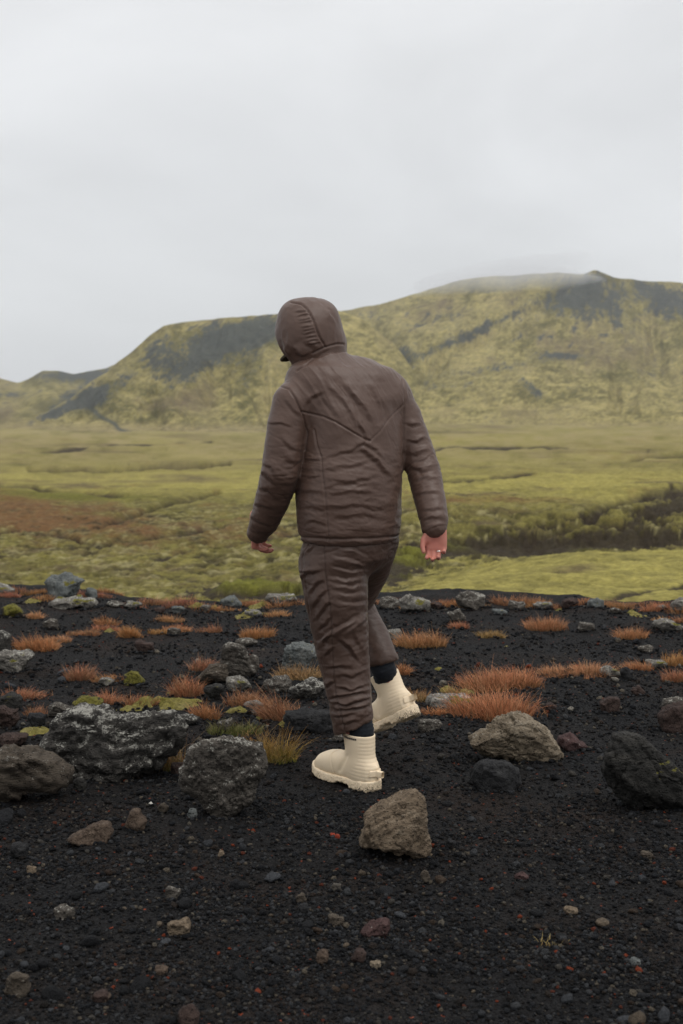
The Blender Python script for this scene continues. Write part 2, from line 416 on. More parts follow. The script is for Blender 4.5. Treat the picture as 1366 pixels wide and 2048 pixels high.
C = lerp(C, PEAT*1.5, np.clip(dark*2.0 - .15, 0, 1)*.95)
zz2 = zz + 0.22*tuf*np.clip(yy/25, .4, 1.3) - 0.25*bank*sstep(30, 33, yy)
V[..., 2] = zz2
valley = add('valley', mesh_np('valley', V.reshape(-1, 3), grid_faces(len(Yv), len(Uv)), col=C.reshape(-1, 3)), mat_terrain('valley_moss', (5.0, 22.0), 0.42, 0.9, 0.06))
tag(valley, 'mossy yellow green valley floor reaching to the hills', 'valley', kind='structure')

# ------------------------------------------------------------------ hills
def hill(name, label, sky, base, Y0, Y1, cols, u0, u1, nr, shape, colfn, relief, seed, mat, lines=()):
    us = np.linspace(u0, u1, cols); s = np.concatenate([np.linspace(0, 1, nr), 1 + np.linspace(0.02, 0.7, 18)])
    uu, ss = np.meshgrid(us, s); px = 683 + FPX*uu
    sx, sy = zip(*sky); bx, by = zip(*base)
    top = np.interp(px, sx, sy) + 2.2*n2(px, px*0, 38, 9, 4, seed + 9, .55); bot = np.interp(px, bx, by)
    yy = Y0 + (Y1 - Y0)*ss
    p = np.interp(np.clip(ss, 0, 1), *shape)
    row = bot + (top - bot)*p
    zz = rowz(row, yy)
    # spurs and gullies running down the fall line
    tl = .95*np.tanh((1195 - px)/320) if seed == 137 else .95
    row = row - (26*sstep(950, 1366, px)*np.exp(-((ss - .10)/.10)**2) if seed == 137 else 0); zz = rowz(row, yy)
    wq = px + 45*n2(px, ss*170, 70, 60, 3, seed + 4)
    g1 = n2(wq + 170*tl*ss, ss*170, 95, 130, 4, seed, .5); g2 = n2(wq + 170*tl*ss, ss*170, 26, 52, 5, seed + 1, .6)
    env = np.sin(np.clip(ss, 0, 1)*math.pi)**0.8
    zz = zz + env*relief*(1.1*g1 + .5*(1 - 2.2*np.abs(g1)) + 0.24*g2*sstep(.25, .7, ss) - .2)
    lx, ly = px + 9*n2(px, row, 30, 24, 3, seed + 6), row + 6*n2(px, row, 30, 24, 3, seed + 7)
    for pts, wd, am in lines: zz = zz + env*am*np.exp(-(seg_dist(lx, ly, pts)/wd)**2)
    back = ss > 1
    ztop = rowz(top, np.full_like(top, Y1))
    zz = np.where(back, ztop - (ss - 1)*(Y1 - Y0)*0.55, zz)
    xx = uu*yy
    V = np.stack([xx, yy, zz], -1); PX, PY = pix(V)
    PY = np.where(back, top, PY)
    C = colfn(PX, PY, ss, px, g1, g2)
    o = add(name, mesh_np(name, V.reshape(-1, 3), grid_faces(len(s), cols), col=C.reshape(-1, 3)), mat)
    return tag(o, label, 'hill', kind='structure')

m_hill = mat_terrain('hill_moss', (0.05, 0.22), 0.36, 0.9, 4.0)

def hill_cols(PX, PY, darkf, brownf, seed, tilt, g1, g2):
    qx = PX + 16*n2(PX, PY, 60, 40, 4, seed + 5, .6); qy = PY + 10*n2(PX, PY, 60, 40, 4, seed + 6, .6)
    st = n2(qx + tilt*(qy - 640), qy, 13, 40, 5, seed, .64); st2 = n2(qx + tilt*(qy - 640), qy, 5, 12, 4, seed + 1, .66); iso = n2(qx, qy, 80, 36, 4, seed + 2, .55)
    hor = n2(qx, qy, 30, 8, 5, seed + 3, .66); spots = n2(qx, qy, 13, 7, 4, seed + 4, .66)
    st = st*(1 - .45*sstep(660, 760, PY)); st2 = st2*(1 - .35*sstep(680, 780, PY))
    fin = n2(PX + .4*PY, PY, 5, 3.5, 3, seed + 8, .7); lo = np.clip(-g2*1.1, -.5, 1)*.7*(1 - .9*sstep(620, 720, PY))                                        # hollows carry the scree, crests the moss
    C = lerp(np.broadcast_to(MOSS_O*.88, PX.shape + (3,)), MOSS_Y*np.array([1.36, 1.32, 1.75]), np.clip(.50 + .42*fin + .40*st + .50*iso + .35*hor + .45*spots + .2*st2 - .35*lo, 0, 1))
    C = lerp(C, TAN*.85, np.clip(.30 + .8*iso, 0, 1)*.45)
    C = lerp(C, BROWN*1.05, np.clip(brownf + .60*iso + .45*st2 + .35*st + .35*spots + .3*lo - .22, 0, 1)*.88)
    d = np.clip((darkf + .55*st + .45*st2 + .35*hor + .35*spots + .35*fin + .40*lo - .60)*2.4, 0, 1)
    C = lerp(C, BLUE_SCREE*.80, d*.93)
    foot = sstep(835, 862, PY)                                            # lower slopes ease into the plain
    return lerp(C, TAN*.95, foot*.8)

def col_left(PX, PY, s, px, g1, g2):
    darkf = (1.15*blob(PX, PY, 455, 690, 130, 44, -14) + .8*blob(PX, PY, 520, 655, 130, 24, -6) + .6*blob(PX, PY, 380, 740, 70, 24, -38) + .75*blob(PX, PY, 320, 720, 40, 50, -40)
             + 1.6*blob(PX, PY, 190, 795, 42, 24, -25) + 1.3*blob(PX, PY, 110, 825, 70, 12, -24) + .55*blob(PX, PY, 500, 760, 60, 22, -40) + .6*blob(PX, PY, 250, 760, 30, 24, -40))
    C = hill_cols(PX, PY, darkf, .75*blob(PX, PY, 320, 812, 120, 26) + .5*blob(PX, PY, 420, 770, 90, 20, -20), 71, .95, g1, g2)
    d = seg_dist(PX + 4*n2(PX, PY, 20, 10, 2, 5), PY, [(178,815),(205,835),(228,846),(240,858),(262,868),(288,880)], 1.6)
    return lerp(C, BLUE_SCREE*.8, np.exp(-(d/6)**2)*.9)

def col_right(PX, PY, s, px, g1, g2):
    darkf = .14 + (1.15*blob(PX, PY, 1185, 590, 70, 44, 8) + 1.1*blob(PX, PY, 1330, 600, 100, 32, 24) + .5*blob(PX, PY, 1230, 640, 60, 30) + .45*blob(PX, PY, 1080, 720, 160, 10, -8) + .4*blob(PX, PY, 930, 745, 120, 9, -4) + .75*blob(PX, PY, 1130, 600, 60, 24, -30)
             + 1.25*blob(PX, PY, 955, 662, 95, 10, -25) + .8*blob(PX, PY, 1060, 775, 34, 13, 42) + .85*blob(PX, PY, 800, 715, 45, 24) + .6*blob(PX, PY, 860, 640, 60, 12, -15)
             + .65*blob(PX, PY, 1110, 710, 60, 9, 5) + .5*blob(PX, PY, 880, 770, 80, 12, 4) + .5*blob(PX, PY, 1290, 745, 60, 16, -10) + .4*blob(PX, PY, 760, 622, 60, 12, -8)+.4*blob(PX,PY,1080,675,40,12))
    return hill_cols(PX, PY, darkf, .75*blob(PX, PY, 1180, 705, 110, 45, 10) + .5*blob(PX, PY, 900, 610, 120, 24, -14) + .5*blob(PX, PY, 1320, 650, 60, 60), 81, .95*np.tanh((1195 - PX)/220), g1, g2)

def col_far(PX, PY, s, px, g1, g2):
    darkf = .25 + .9*blob(PX, PY, 130, 752, 70, 14) + .7*blob(PX, PY, 210, 750, 50, 14) + 1.0*blob(PX, PY, 150, 800, 60, 22, -25) + .5*blob(PX, PY, 20, 790, 50, 9)
    return hill_cols(PX, PY, darkf, .35 + .4*blob(PX, PY, 10, 830, 60, 20), 91, .3, g1, g2)

hill('hill', 'low far hills at the left end of the skyline', [(-1500,812),(-1100,790),(-800,770),(-600,776),(-400,752),(-200,738),(-60,748),(0,755),(40,766),(62,757),(88,742),(118,742),(152,749),(185,741),(215,736),(245,724),(300,712),(420,730),(600,760),(2200,760)],
     [(-1500,862),(2200,862)], 950, 2300, 330, -.80, .05, 110, ([0, .3, .7, 1], [0, .25, .72, 1]), col_far, 7, 111, m_hill)
hill('hill', 'broad moss covered mountain with a rocky peak on the right', [(300,700),(440,680),(560,648),(640,632),(690,622),(760,608),(850,581),(905,564),(950,554),(1000,551),(1050,549),(1110,545),(1150,549),(1166,548),(1178,542),(1187,540),(1200,545),(1218,553),(1245,559),(1290,562),(1366,566),(1500,580),(1700,575),(2000,640),(2300,720)],
     [(300,866),(2300,866)], 780, 2100, 620, -.12, .50, 220, ([0, .2, .5, .85, 1], [0, .11, .44, .87, 1]), col_right, 9, 137, m_hill,
     [([(850,745),(880,715),(950,672),(1040,632),(1110,585)], 16, -24), ([(700,655),(760,690),(810,735)], 12, -12), ([(690,640),(760,660),(850,690),(900,700)], 30, 14), ([(1187,545),(1150,590),(1090,630),(1020,672)], 26, 15),
      ([(1225,565),(1262,620),(1300,690),(1340,770)], 34, -10), ([(1340,580),(1380,660),(1430,740)], 40, 10), ([(1010,560),(940,600),(840,640)], 22, -12), ([(1290,640),(1420,700)], 26, -7)])
hill('hill', 'steep green and grey mountain with a flat top behind the person', [(-300,872),(0,866),(40,850),(100,822),(150,792),(180,768),(215,746),(242,722),(272,699),(302,672),(330,651),(345,647),(400,642),(480,634),(560,626),(620,621),(680,621),(730,640),(790,690),(830,745),(870,800),(910,850),(960,872),(1200,875)],
     [(-300,884),(100,878),(300,880),(560,874),(900,868),(1200,870)], 700, 1400, 520, -.30, .16, 220, ([0, .25, .5, .82, .94, 1], [0, .07, .32, .80, .96, 1]), col_left, 10, 151, m_hill,
     [([(345,655),(320,700),(280,745),(225,790),(190,815)], 16, 10), ([(420,650),(385,700),(330,760),(300,810)], 14, -10), ([(470,645),(445,700),(400,750),(360,800)], 14, 9), ([(520,640),(500,690),(450,750),(420,800)], 13, -10), ([(560,640),(545,700),(500,760),(470,810)], 15, 9), ([(610,640),(590,700),(550,770),(520,820)], 13, -9), ([(200,770),(175,800),(120,830)], 12, -8)])

# ------------------------------------------------------------------ haze: the damp air between here and the hills
def box_mesh(name, lo, hi):
    x0, y0, z0 = lo; x1, y1, z1 = hi
    V = [(x0,y0,z0),(x1,y0,z0),(x1,y1,z0),(x0,y1,z0),(x0,y0,z1),(x1,y0,z1),(x1,y1,z1),(x0,y1,z1)]
    F = [(0,3,2,1),(4,5,6,7),(0,1,5,4),(1,2,6,5),(2,3,7,6),(3,0,4,7)]
    return mesh_np(name, V, F, False)
mh = bpy.data.materials.new('damp_air'); mh.use_nodes = True; nt = mh.node_tree
nt.nodes.remove(nt.nodes['Principled BSDF'])
pv = nt.nodes.new('ShaderNodeVolumePrincipled'); pv.inputs['Color'].default_value = (0.93, 0.965, 1.0, 1); pv.inputs['Density'].default_value = 0.000065
nt.links.new(pv.outputs[0], nt.nodes['Material Output'].inputs['Volume'])
haze = add('haze', box_mesh('haze', (-9200, -60, -62), (9200, 9400, 330)), mh)
tag(haze, 'thin pale haze over the valley', 'haze', kind='stuff')

# mist sitting on the summit
mm = bpy.data.materials.new('summit_mist'); mm.use_nodes = True; nt = mm.node_tree; nt.nodes.remove(nt.nodes['Principled BSDF'])
pv = nt.nodes.new('ShaderNodeVolumePrincipled'); pv.inputs['Color'].default_value = (0.97, 0.98, 1.0, 1); pv.inputs['Density'].default_value = 0.0027
nt.links.new(pv.outputs[0], nt.nodes['Material Output'].inputs['Volume'])
bm = bmesh.new(); bmesh.ops.create_icosphere(bm, subdivisions=4, radius=1.0)
for v in bm.verts:
    d = v.co.copy(); k = float(fbm(np.array([[d.x*1.6, d.y*1.6, d.z*1.6]]), 3, 5)[0])
    v.co = Vector((d.x*150, d.y*260, d.z*26))*(1 + .30*k)
me = bpy.data.meshes.new('mist'); bm.to_mesh(me); bm.free(); me.polygons.foreach_set('use_smooth', np.ones(len(me.polygons), bool))
mist = add('mist', me, mm); mist.location = at(1005, 566, 2060); mist.rotation_euler = (0, math.radians(-5), 0)
tag(mist, 'pale patch of mist resting on the summit of the right mountain', 'mist', kind='stuff')

# ------------------------------------------------------------------ the walking person
def surf_nets(fn, lo, hi, h):
    """smooth surface of a distance field; the field is only sampled finely near the surface"""
    lo = np.array(lo, float); hi = np.array(hi, float); B = 4
    nb = np.ceil((hi - lo)/(h*B)).astype(int) + 1; n = nb*B
    cc = [lo[i] + h*(B*np.arange(nb[i]) + (B - 1)/2) for i in range(3)]
    X, Yy, Z = np.meshgrid(*cc, indexing='ij')
    cv = fn(np.stack([X, Yy, Z], -1).reshape(-1, 3)).reshape(nb)
    v = np.repeat(np.repeat(np.repeat(cv, B, 0), B, 1), B, 2)
    near = np.argwhere(np.abs(cv) < h*B*2.2)
    off = np.stack(np.meshgrid(*[np.arange(B)]*3, indexing='ij'), -1).reshape(-1, 3)
    ijk = (near[:, None, :]*B + off[None]).reshape(-1, 3)
    v[ijk[:, 0], ijk[:, 1], ijk[:, 2]] = fn(lo + h*ijk)
    s = v < 0
    c = n - 1
    def cs(a, o): return a[o[0]:o[0]+c[0], o[1]:o[1]+c[1], o[2]:o[2]+c[2]]
    ins = sum(cs(s, (i, j, k)).astype(np.int8) for i in (0, 1) for j in (0, 1) for k in (0, 1))
    ii = np.argwhere((ins > 0) & (ins < 8))
    idx = np.full(c, -1); idx[ii[:, 0], ii[:, 1], ii[:, 2]] = np.arange(len(ii))
    cnt = np.zeros(len(ii)); acc = np.zeros((len(ii), 3))
    for axis in range(3):
        o2 = [i for i in range(3) if i != axis]
        for a in (0, 1):
            for b in (0, 1):
                p = [0, 0, 0]; p[o2[0]] = a; p[o2[1]] = b; q = list(p); q[axis] = 1
                P_, Q_ = ii + p, ii + q
                va = v[P_[:, 0], P_[:, 1], P_[:, 2]]; vb = v[Q_[:, 0], Q_[:, 1], Q_[:, 2]]; m = (va < 0) != (vb < 0)
                tt = np.where(m, va/np.where(va == vb, 1, va - vb), 0)
                cnt += m
                for k in range(3): acc[:, k] += np.where(m, p[k] + (tt if k == axis else 0), 0)
    V = lo + h*(ii + acc/cnt[:, None])
    F = []
    for axis in range(3):
        o1, o2 = [(1, 2), (2, 0), (0, 1)][axis]
        sl0 = [slice(1, c[i]) if i != axis else slice(0, c[i]) for i in range(3)]
        sA = s[tuple(sl0)]; sl1 = list(sl0); sl1[axis] = slice(1, c[axis] + 1); sB = s[tuple(sl1)]
        e = np.argwhere(sA != sB); inside = sA[sA != sB]
        e = e + np.array([0 if i == axis else 1 for i in range(3)])
        def cell(d1, d2):
            q = e.copy(); q[:, o1] -= d1; q[:, o2] -= d2
            return idx[q[:, 0], q[:, 1], q[:, 2]]
        f = np.stack([cell(1, 1), cell(0, 1), cell(0, 0), cell(1, 0)], -1)
        f[~inside] = f[~inside][:, ::-1]
        F.append(f)
    return V, np.concatenate(F)

def gather(n, I, X):
    return np.stack([np.bincount(I, X[:, k], n) for k in range(3)], 1)

def vnormals(V, F):
    a, b, c, d = (V[F[:, i]] for i in range(4))
    fn = np.cross(c - a, d - b); N = np.zeros_like(V)
    for i in range(4): N += gather(len(V), F[:, i], fn)
    return N/(np.linalg.norm(N, axis=1, keepdims=True) + 1e-12)

def relax(V, F, it=2, k=0.5):
    I = np.concatenate([F[:, i] for i in range(4) for j in (1, 3)]); Jn = np.concatenate([F[:, (i + j) % 4] for i in range(4) for j in (1, 3)])
    n = np.bincount(I, minlength=len(V))[:, None]
    for _ in range(it): V = V + k*(gather(len(V), I, V[Jn])/n - V)
    return V

def smin(a, b, k):
    h = np.clip(.5 + .5*(b - a)/k, 0, 1); return b*(1 - h) + a*h - k*h*(1 - h)
def smax(a, b, k): return -smin(-a, -b, k)

def chain(P, st):
    d = np.full(len(P), 1e9)
    for (p0, r0), (p1, r1) in zip(st[:-1], st[1:]):
        p0 = np.asarray(p0); ba = np.asarray(p1) - p0; pa = P - p0
        tt = np.clip(pa@ba/(ba@ba), 0, 1)
        d = np.minimum(d, np.linalg.norm(pa - tt[:, None]*ba, axis=1) - (r0 + (r1 - r0)*tt))
    return d

def ellip(P, c, R, ax):
    """ellipsoid, axes in the columns of R"""
    q = (P - c)@R/np.asarray(ax); k = np.linalg.norm(q, axis=1)
    return (k - 1)*min(ax)

def frame(f, up=(0, 0, 1)):
    f = np.asarray(f, float); f = f/np.linalg.norm(f)
    l = np.cross(up, f); l = l/np.linalg.norm(l); u = np.cross(f, l)
    return np.stack([f, l, u], 1)       # columns: forward, left, up

def S(px, py, Y, r): return (at(px, py, Y), r)

def tube_z(P, rows, yaw, n=2.25):
    """upright trunk: rows of (photo row, left edge, right edge, depth, front-to-back ratio)"""
    ca, sa = math.cos(yaw), math.sin(yaw)
    st = []
    for row, l, rr_, Y, q in rows:
        c = at((l + rr_)/2, row, Y); hw = (rr_ - l)/2*Y/FPX
        a = hw/math.sqrt(ca*ca + q*q*sa*sa); st.append((c[2], c[0], c[1], a, a*q))
    st = np.array(sorted(st)); z = P[:, 2]
    cx, cy, a, b = (np.interp(z, st[:, 0], st[:, i]) for i in (1, 2, 3, 4))
    dx, dy = P[:, 0] - cx, P[:, 1] - cy
    u = dx*ca + dy*sa; v = -dx*sa + dy*ca
    d = ((np.abs(u)/a)**n + (np.abs(v)/b)**n)**(1/n) - 1
    d = d*np.minimum(a, b)
    return smax(d, np.maximum(z - st[-1, 0], st[0, 0] - z), 0.03)

YAW = math.radians(28)
T_ROWS = [(742, 612, 782, 4.86, .60), (770, 603, 797, 4.855, .66), (800, 600, 806, 4.85, .70), (850, 602, 806, 4.83, .74), (900, 600, 805, 4.82, .75), (950, 597, 804, 4.80, .75),
          (1000, 594, 803, 4.79, .76), (1050, 597, 802, 4.785, .76), (1076, 601, 798, 4.785, .75), (1088, 606, 794, 4.785, .74)]
ARM_L = [S(584, 806, 4.745, .068), S(573, 850, 4.725, .070), S(566, 900, 4.71, .069), S(560, 945, 4.705, .068), S(545, 1000, 4.765, .064), S(529, 1040, 4.82, .056), S(517, 1063, 4.855, .044)]
ARM_R = [S(777, 793, 4.90, .075), S(805, 835, 4.895, .073), S(834, 900, 4.87, .062), S(848, 945, 4.84, .063), S(860, 1000, 4.78, .059), S(868, 1040, 4.735, .053), S(869, 1055, 4.72, .047)]
TRAP = [S(584, 806, 4.745, .066), S(622, 774, 4.80, .098), S(652, 762, 4.85, .112), S(715, 770, 4.885, .108), S(777, 792, 4.90, .076)]

def jacket_sdf(P):
    d = tube_z(P, T_ROWS, YAW)
    d = smin(d, chain(P, TRAP), .06)
    d = smin(d, chain(P, ARM_L), .022); d = smin(d, chain(P, ARM_R), .022)
    # stand collar round the neck
    d = smin(d, chain(P, [S(652, 762, 4.85, .10), S(643, 722, 4.865, .094)]), .03)
    return d

def Z1(pts): return [(470 + .33675*x, 580 + .33675*y) for x, y in pts]
def Z2(pts): return [(560 + .26846*x, 1050 + .26846*y) for x, y in pts]

def fold(PX, PY, pts, w, amp, groove=False):
    """height of one fold or seam drawn along a line over the cloth (photo pixels)"""
    best = np.full(len(PX), 1e9); sg = np.zeros(len(PX)); al = np.zeros(len(PX))
    x0_, x1_ = min(p[0] for p in pts) - 6*w, max(p[0] for p in pts) + 6*w; y0_, y1_ = min(p[1] for p in pts) - 6*w, max(p[1] for p in pts) + 6*w
    sel = np.nonzero((PX > x0_) & (PX < x1_) & (PY > y0_) & (PY < y1_))[0]
    out = np.zeros(len(PX))
    if not len(sel): return out
    qx, qy = PX[sel], PY[sel]
    if not groove:
        wv = np.stack([qx/16, qy/16, np.full(len(qx), pts[0][0]*.37)], -1); qx = qx + 2.6*fbm(wv, 2, 5); qy = qy + 2.6*fbm(wv, 2, 9)
    best = np.full(len(qx), 1e9); sg = np.zeros(len(qx)); al = np.zeros(len(qx))
    L = [0]
    for a, b in zip(pts[:-1], pts[1:]): L.append(L[-1] + math.hypot(b[0]-a[0], b[1]-a[1]))
    for k, ((x0, y0), (x1, y1)) in enumerate(zip(pts[:-1], pts[1:])):
        dx, dy = x1 - x0, y1 - y0; l2 = dx*dx + dy*dy
        tt = np.clip(((qx - x0)*dx + (qy - y0)*dy)/l2, 0, 1)
        d = np.hypot(qx - x0 - tt*dx, qy - y0 - tt*dy); m = d < best
        best = np.where(m, d, best); sg = np.where(m, np.sign(dx*(qy - y0) - dy*(qx - x0)), sg); al = np.where(m, (L[k] + tt*math.sqrt(l2))/L[-1], al)
    if groove: out[sel] = -amp*np.exp(-(best/w)**2) + amp*.15*np.exp(-((best - 2.6*w)/(1.9*w))**2)
    else:
        tp = np.clip(np.sin(math.pi*np.clip(al, .02, .98)), 0, 1)**.7
        sd = best*sg
        out[sel] = amp*tp*(np.where(sd < 0, np.exp(-(np.abs(sd)/(2.2*w))**1.5), np.exp(-(np.abs(sd)/(.9*w))**1.6)) - .55*np.exp(-(np.abs(sd - 1.6*w)/(1.0*w))**1.6))
    return out

def facing(V, N):
    d = V - np.array([0, 0, CAMZ]); d = d/np.linalg.norm(d, axis=1, keepdims=True)
    return sstep(0.02, 0.35, -(d*N).sum(1))

def rib(P, M, scale, seed):
    """soft ridged creases; M stretches space so that creases run the other way"""
    q = P@np.asarray(M).T*scale
    return 1 - 2*np.abs(fbm(q, 3, seed, .5))

def crease(P, M, scale, seed, w=.10):
    """thin sharp lines, as thin cloth makes when it is pulled"""
    q = P@np.asarray(M).T*scale
    return np.exp(-(fbm(q, 2, seed, .5)/w)**2)*np.clip(.4 + 1.2*fbm(P*9, 2, seed + 1), 0, 1)

person = bpy.data.objects.new('person', None); COL.objects.link(person)
PC = at(708, 1570, 4.72); PC[2] = gz(PC[0], PC[1])
person.location = PC
tag(person, 'person in brown hooded jacket and trousers walking away in cream boots', 'person')
def part(name, V, F, mat, parent=None, smooth=True, col=None):
    me = mesh_np(name, V - PC, F, smooth, col)
    o = add(name, me, mat, parent if parent is not None else person)
    return o

m_jacket = mat_fabric('brown_nylon', (0.078, 0.0465, 0.0350), .42, .27, .12)
m_pants = mat_fabric('brown_trouser_nylon', (0.061, 0.0365, 0.0275), .44, .25, .12)

V, F = surf_nets(jacket_sdf, at(470, 1110, 4.80) - np.array([0, .36, 0]), at(915, 690, 4.80) + np.array([0, .30, 0]), .0036)
V = relax(V, F, 2); N = vnormals(V, F); PX, PY = pix(V); fc = facing(V, N)
dz = np.zeros(len(V))
axL = np.stack([p for p, r_ in ARM_L]); axR = np.stack([p for p, r_ in ARM_R])
dl = chain(V, ARM_L); dr = chain(V, ARM_R); dt = tube_z(V, T_ROWS, YAW)
onL = sstep(.012, -.004, dl)*sstep(-.01, .01, dt); onR = sstep(.012, -.004, dr)*sstep(-.01, .01, dt)
body = np.clip(1 - onL - onR, 0, 1)
# quilted horizontal puckers on the lower back, drag lines over the yoke, rings down the sleeves
low = sstep(860, 930, PY)*body
dz += low*.0016*rib(V, np.array([[.34,0,.1],[0,.34,0],[.15,0,1.0]]), 24, 201) + low*.0009*rib(V, np.array([[.5,0,.35],[0,.5,0],[-.2,0,1.0]]), 50, 202)
dz += body*.0060*fbm(V*np.array([5., 5., 9.]), 3, 207)
dz += body*sstep(900, 830, PY)*.0016*rib(V, np.array([[1, .3, .55], [.3, .6, 0], [-.12, 0, .22]]), 24, 203)
dz -= low*.0016*crease(V, np.array([[.30,0,.15],[0,.30,0],[.1,0,1.0]]), 20, 271) + body*sstep(930, 860, PY)*.0016*crease(V, np.array([[1, .3, .6], [.3, .6, 0], [-.12, 0, .24]]), 20, 273)
def sleeve(ax_pts, on, k, seed, a):
    d = ax_pts[-1] - ax_pts[0]; d = d/np.linalg.norm(d); R3 = frame(d, (0, 1, 0))
    q = V@R3
    gain = .6 + .9*np.exp(-((PY - k)/55)**2) + .8*sstep(1020, 1055, PY)
    return -on*.0018*gain*crease(q, np.diag([1.0, .30, .30]), 22, seed + 5) + on*a*.5*gain*(rib(q, np.diag([1.0, .33, .33]), 24, seed) + .5*rib(q, np.diag([1.0, .5, .5]), 52, seed + 1))
dz += sleeve(axL, onL, 960, 211, .0034) + sleeve(axR, onR, 930, 221, .0036)
seams = [[(395,722),(520,750),(600,785),(700,845),(780,890),(800,895)], [(262,570),(320,590),(360,650),(385,710),(404,745),(430,850),(420,950)],
         [(470,830),(490,930),(515,1000),(520,1100),(535,1200),(545,1350),(560,1500)], [(985,505),(1003,600),(1005,680),(1000,850),(990,1060)], [(372,480),(470,410),(560,372),(665,362)], [(800,895),(860,840),(920,760),(1000,680)]]
for k_, s_ in enumerate(seams): dz += fc*fold(PX, PY, Z1(s_), 1.6, (.0046, .0050, .0032, .0045, .0045, .0020)[k_], True)
dz -= .005*np.exp(-((PY - (1078 + .0004*(PX - 690)**2*-1 ))/3.0)**2)*body            # seam above the hem
folds1 = [([(500,590),(560,680),(620,770)],6,.004), ([(560,560),(660,680),(740,830)],6,.005), ([(640,540),(730,650),(800,790)],7,.006), ([(690,600),(790,720),(840,800)],6,.006), ([(730,760),(770,850),(800,890)],4,.005),
          ([(790,540),(850,640),(880,760)],7,.004), ([(400,690),(450,640),(500,600)],6,.004), ([(430,640),(480,620),(540,600)],5,.003), ([(740,930),(850,1010),(930,1110)],7,.008), ([(770,920),(840,950),(880,990)],5,.006),
          ([(660,960),(760,900),(830,920)],5,.005), ([(510,1005),(620,960),(780,950)],5,.004), ([(520,1060),(680,1040),(820,1000)],6,.004), ([(540,1110),(680,1130),(860,1090)],6,.005), ([(530,1170),(640,1140),(820,1150)],5,.004),
          ([(550,1210),(700,1190),(830,1200)],6,.005), ([(560,1290),(700,1270),(900,1300)],6,.004), ([(570,1350),(720,1330),(880,1340)],6,.004), ([(400,1000),(450,1010),(510,1000)],4,.005), ([(390,1100),(450,1110),(515,1095)],4,.004),
          ([(385,1200),(450,1190),(530,1200)],5,.004), ([(390,1290),(450,1280),(540,1300)],5,.004), ([(400,1380),(470,1370),(545,1385)],5,.004),
          ([(180,790),(260,790),(350,800)],4,.004), ([(165,1020),(220,1050),(250,1110)],6,.006), ([(145,1080),(200,1100),(260,1170)],6,.006), ([(125,1160),(200,1180),(270,1240)],6,.005), ([(100,1250),(170,1270),(240,1300)],6,.005), ([(85,1330),(150,1370),(220,1390)],6,.005),
          ([(270,860),(330,930),(400,950)],6,.004), ([(280,980),(340,1010),(390,1000)],6,.004), ([(300,640),(340,700),(390,740)],5,.004),
          ([(1010,780),(1060,800),(1110,790)],5,.005), ([(1010,880),(1080,890),(1140,860)],5,.006), ([(1015,960),(1090,960),(1160,940)],6,.006), ([(1020,1030),(1110,1060),(1190,1040)],6,.006), ([(1060,1130),(1130,1110),(1200,1110)],6,.005), ([(1080,1210),(1150,1190),(1220,1190)],6,.005), ([(1100,1300),(1170,1290),(1250,1300)],5,.005), ([(1110,1350),(1180,1340),(1255,1350)],5,.005)]
for k_, (p_, w_, a_) in enumerate(folds1): dz += fc*fold(PX, PY, Z1(p_), w_*.72, a_*(1.05 if k_ < 10 else .9))
V = V + N*dz[:, None]
jacket = part('jacket', V, F, m_jacket)

# hood: a soft cap of cloth with a gathered seam, open towards the face
HF = np.array([-.80, .26, -.54]); HR = frame(HF); HC = at(613, 668, 4.865)
HOOD = [S(607, 664, 4.85, .108), S(632, 655, 4.895, .100), S(640, 690, 4.89, .100), S(645, 722, 4.868, .090)]
def hood_sdf(P):
    d = smin(ellip(P, at(611, 668, 4.862), HR, (.119, .113, .112)), chain(P, [S(622, 660, 4.885, .104), S(642, 690, 4.885, .098), S(645, 726, 4.868, .090)]), .05)
    d = smin(d, chain(P, [S(590, 629, 4.855, .046), S(640, 634, 4.875, .056)]), .05)
    d = smin(d, chain(P, [S(612, 700, 4.84, .078), S(616, 722, 4.84, .062)]), .05)
    cut = ellip(P, HC + HF*.105 + HR[:, 2]*-.02, HR, (.10, .078, .100))
    return smax(d, -cut, .012)
V, F = surf_nets(hood_sdf, at(520, 760, 4.86) - np.array([0, .2, 0]), at(720, 580, 4.86) + np.array([0, .24, 0]), .0036)
V = relax(V, F, 2); N = vnormals(V, F); PX, PY = pix(V); fc = facing(V, N)
dz = .0016*rib(V, np.diag([.7, .7, .5]), 22, 231)
def Z3(pts): return [(530 + .13909*x, 580 + .13909*y) for x, y in pts]
for s_ in ([(370,175),(440,190),(520,210),(590,270),(640,340),(690,430),(725,520),(750,600),(785,690),(840,770),(860,820),(780,860),(680,910)], [(1130,780),(1040,775),(940,800),(870,820)]):
    dz += fc*fold(PX, PY, Z3(s_), 1.6, .0050, True)
for k, (y_, x_) in enumerate([(290,620),(340,650),(400,680),(440,690),(500,705),(550,725),(600,740),(650,760),(710,790),(760,800)]):
    dz += fc*fold(PX, PY, Z3([(x_ - 190, y_ + 30), (x_ - 90, y_ + 12), (x_ - 10, y_)]), 1.9, .0042)
for p_, w_, a_ in [([(1000,480),(900,330),(760,210)],3,.003), ([(250,700),(300,850),(360,950)],4,.006), ([(420,800),(500,900),(560,970)],5,.007), ([(560,720),(660,780),(760,830)],4,.005), ([(470,880),(560,930),(640,900)],3,.004), ([(340,560),(330,760),(400,900)],4,.003)]:
    dz += fc*fold(PX, PY, Z3(p_), w_, a_)
V = V + N*dz[:, None]
part('hood', V, F, m_jacket, jacket)

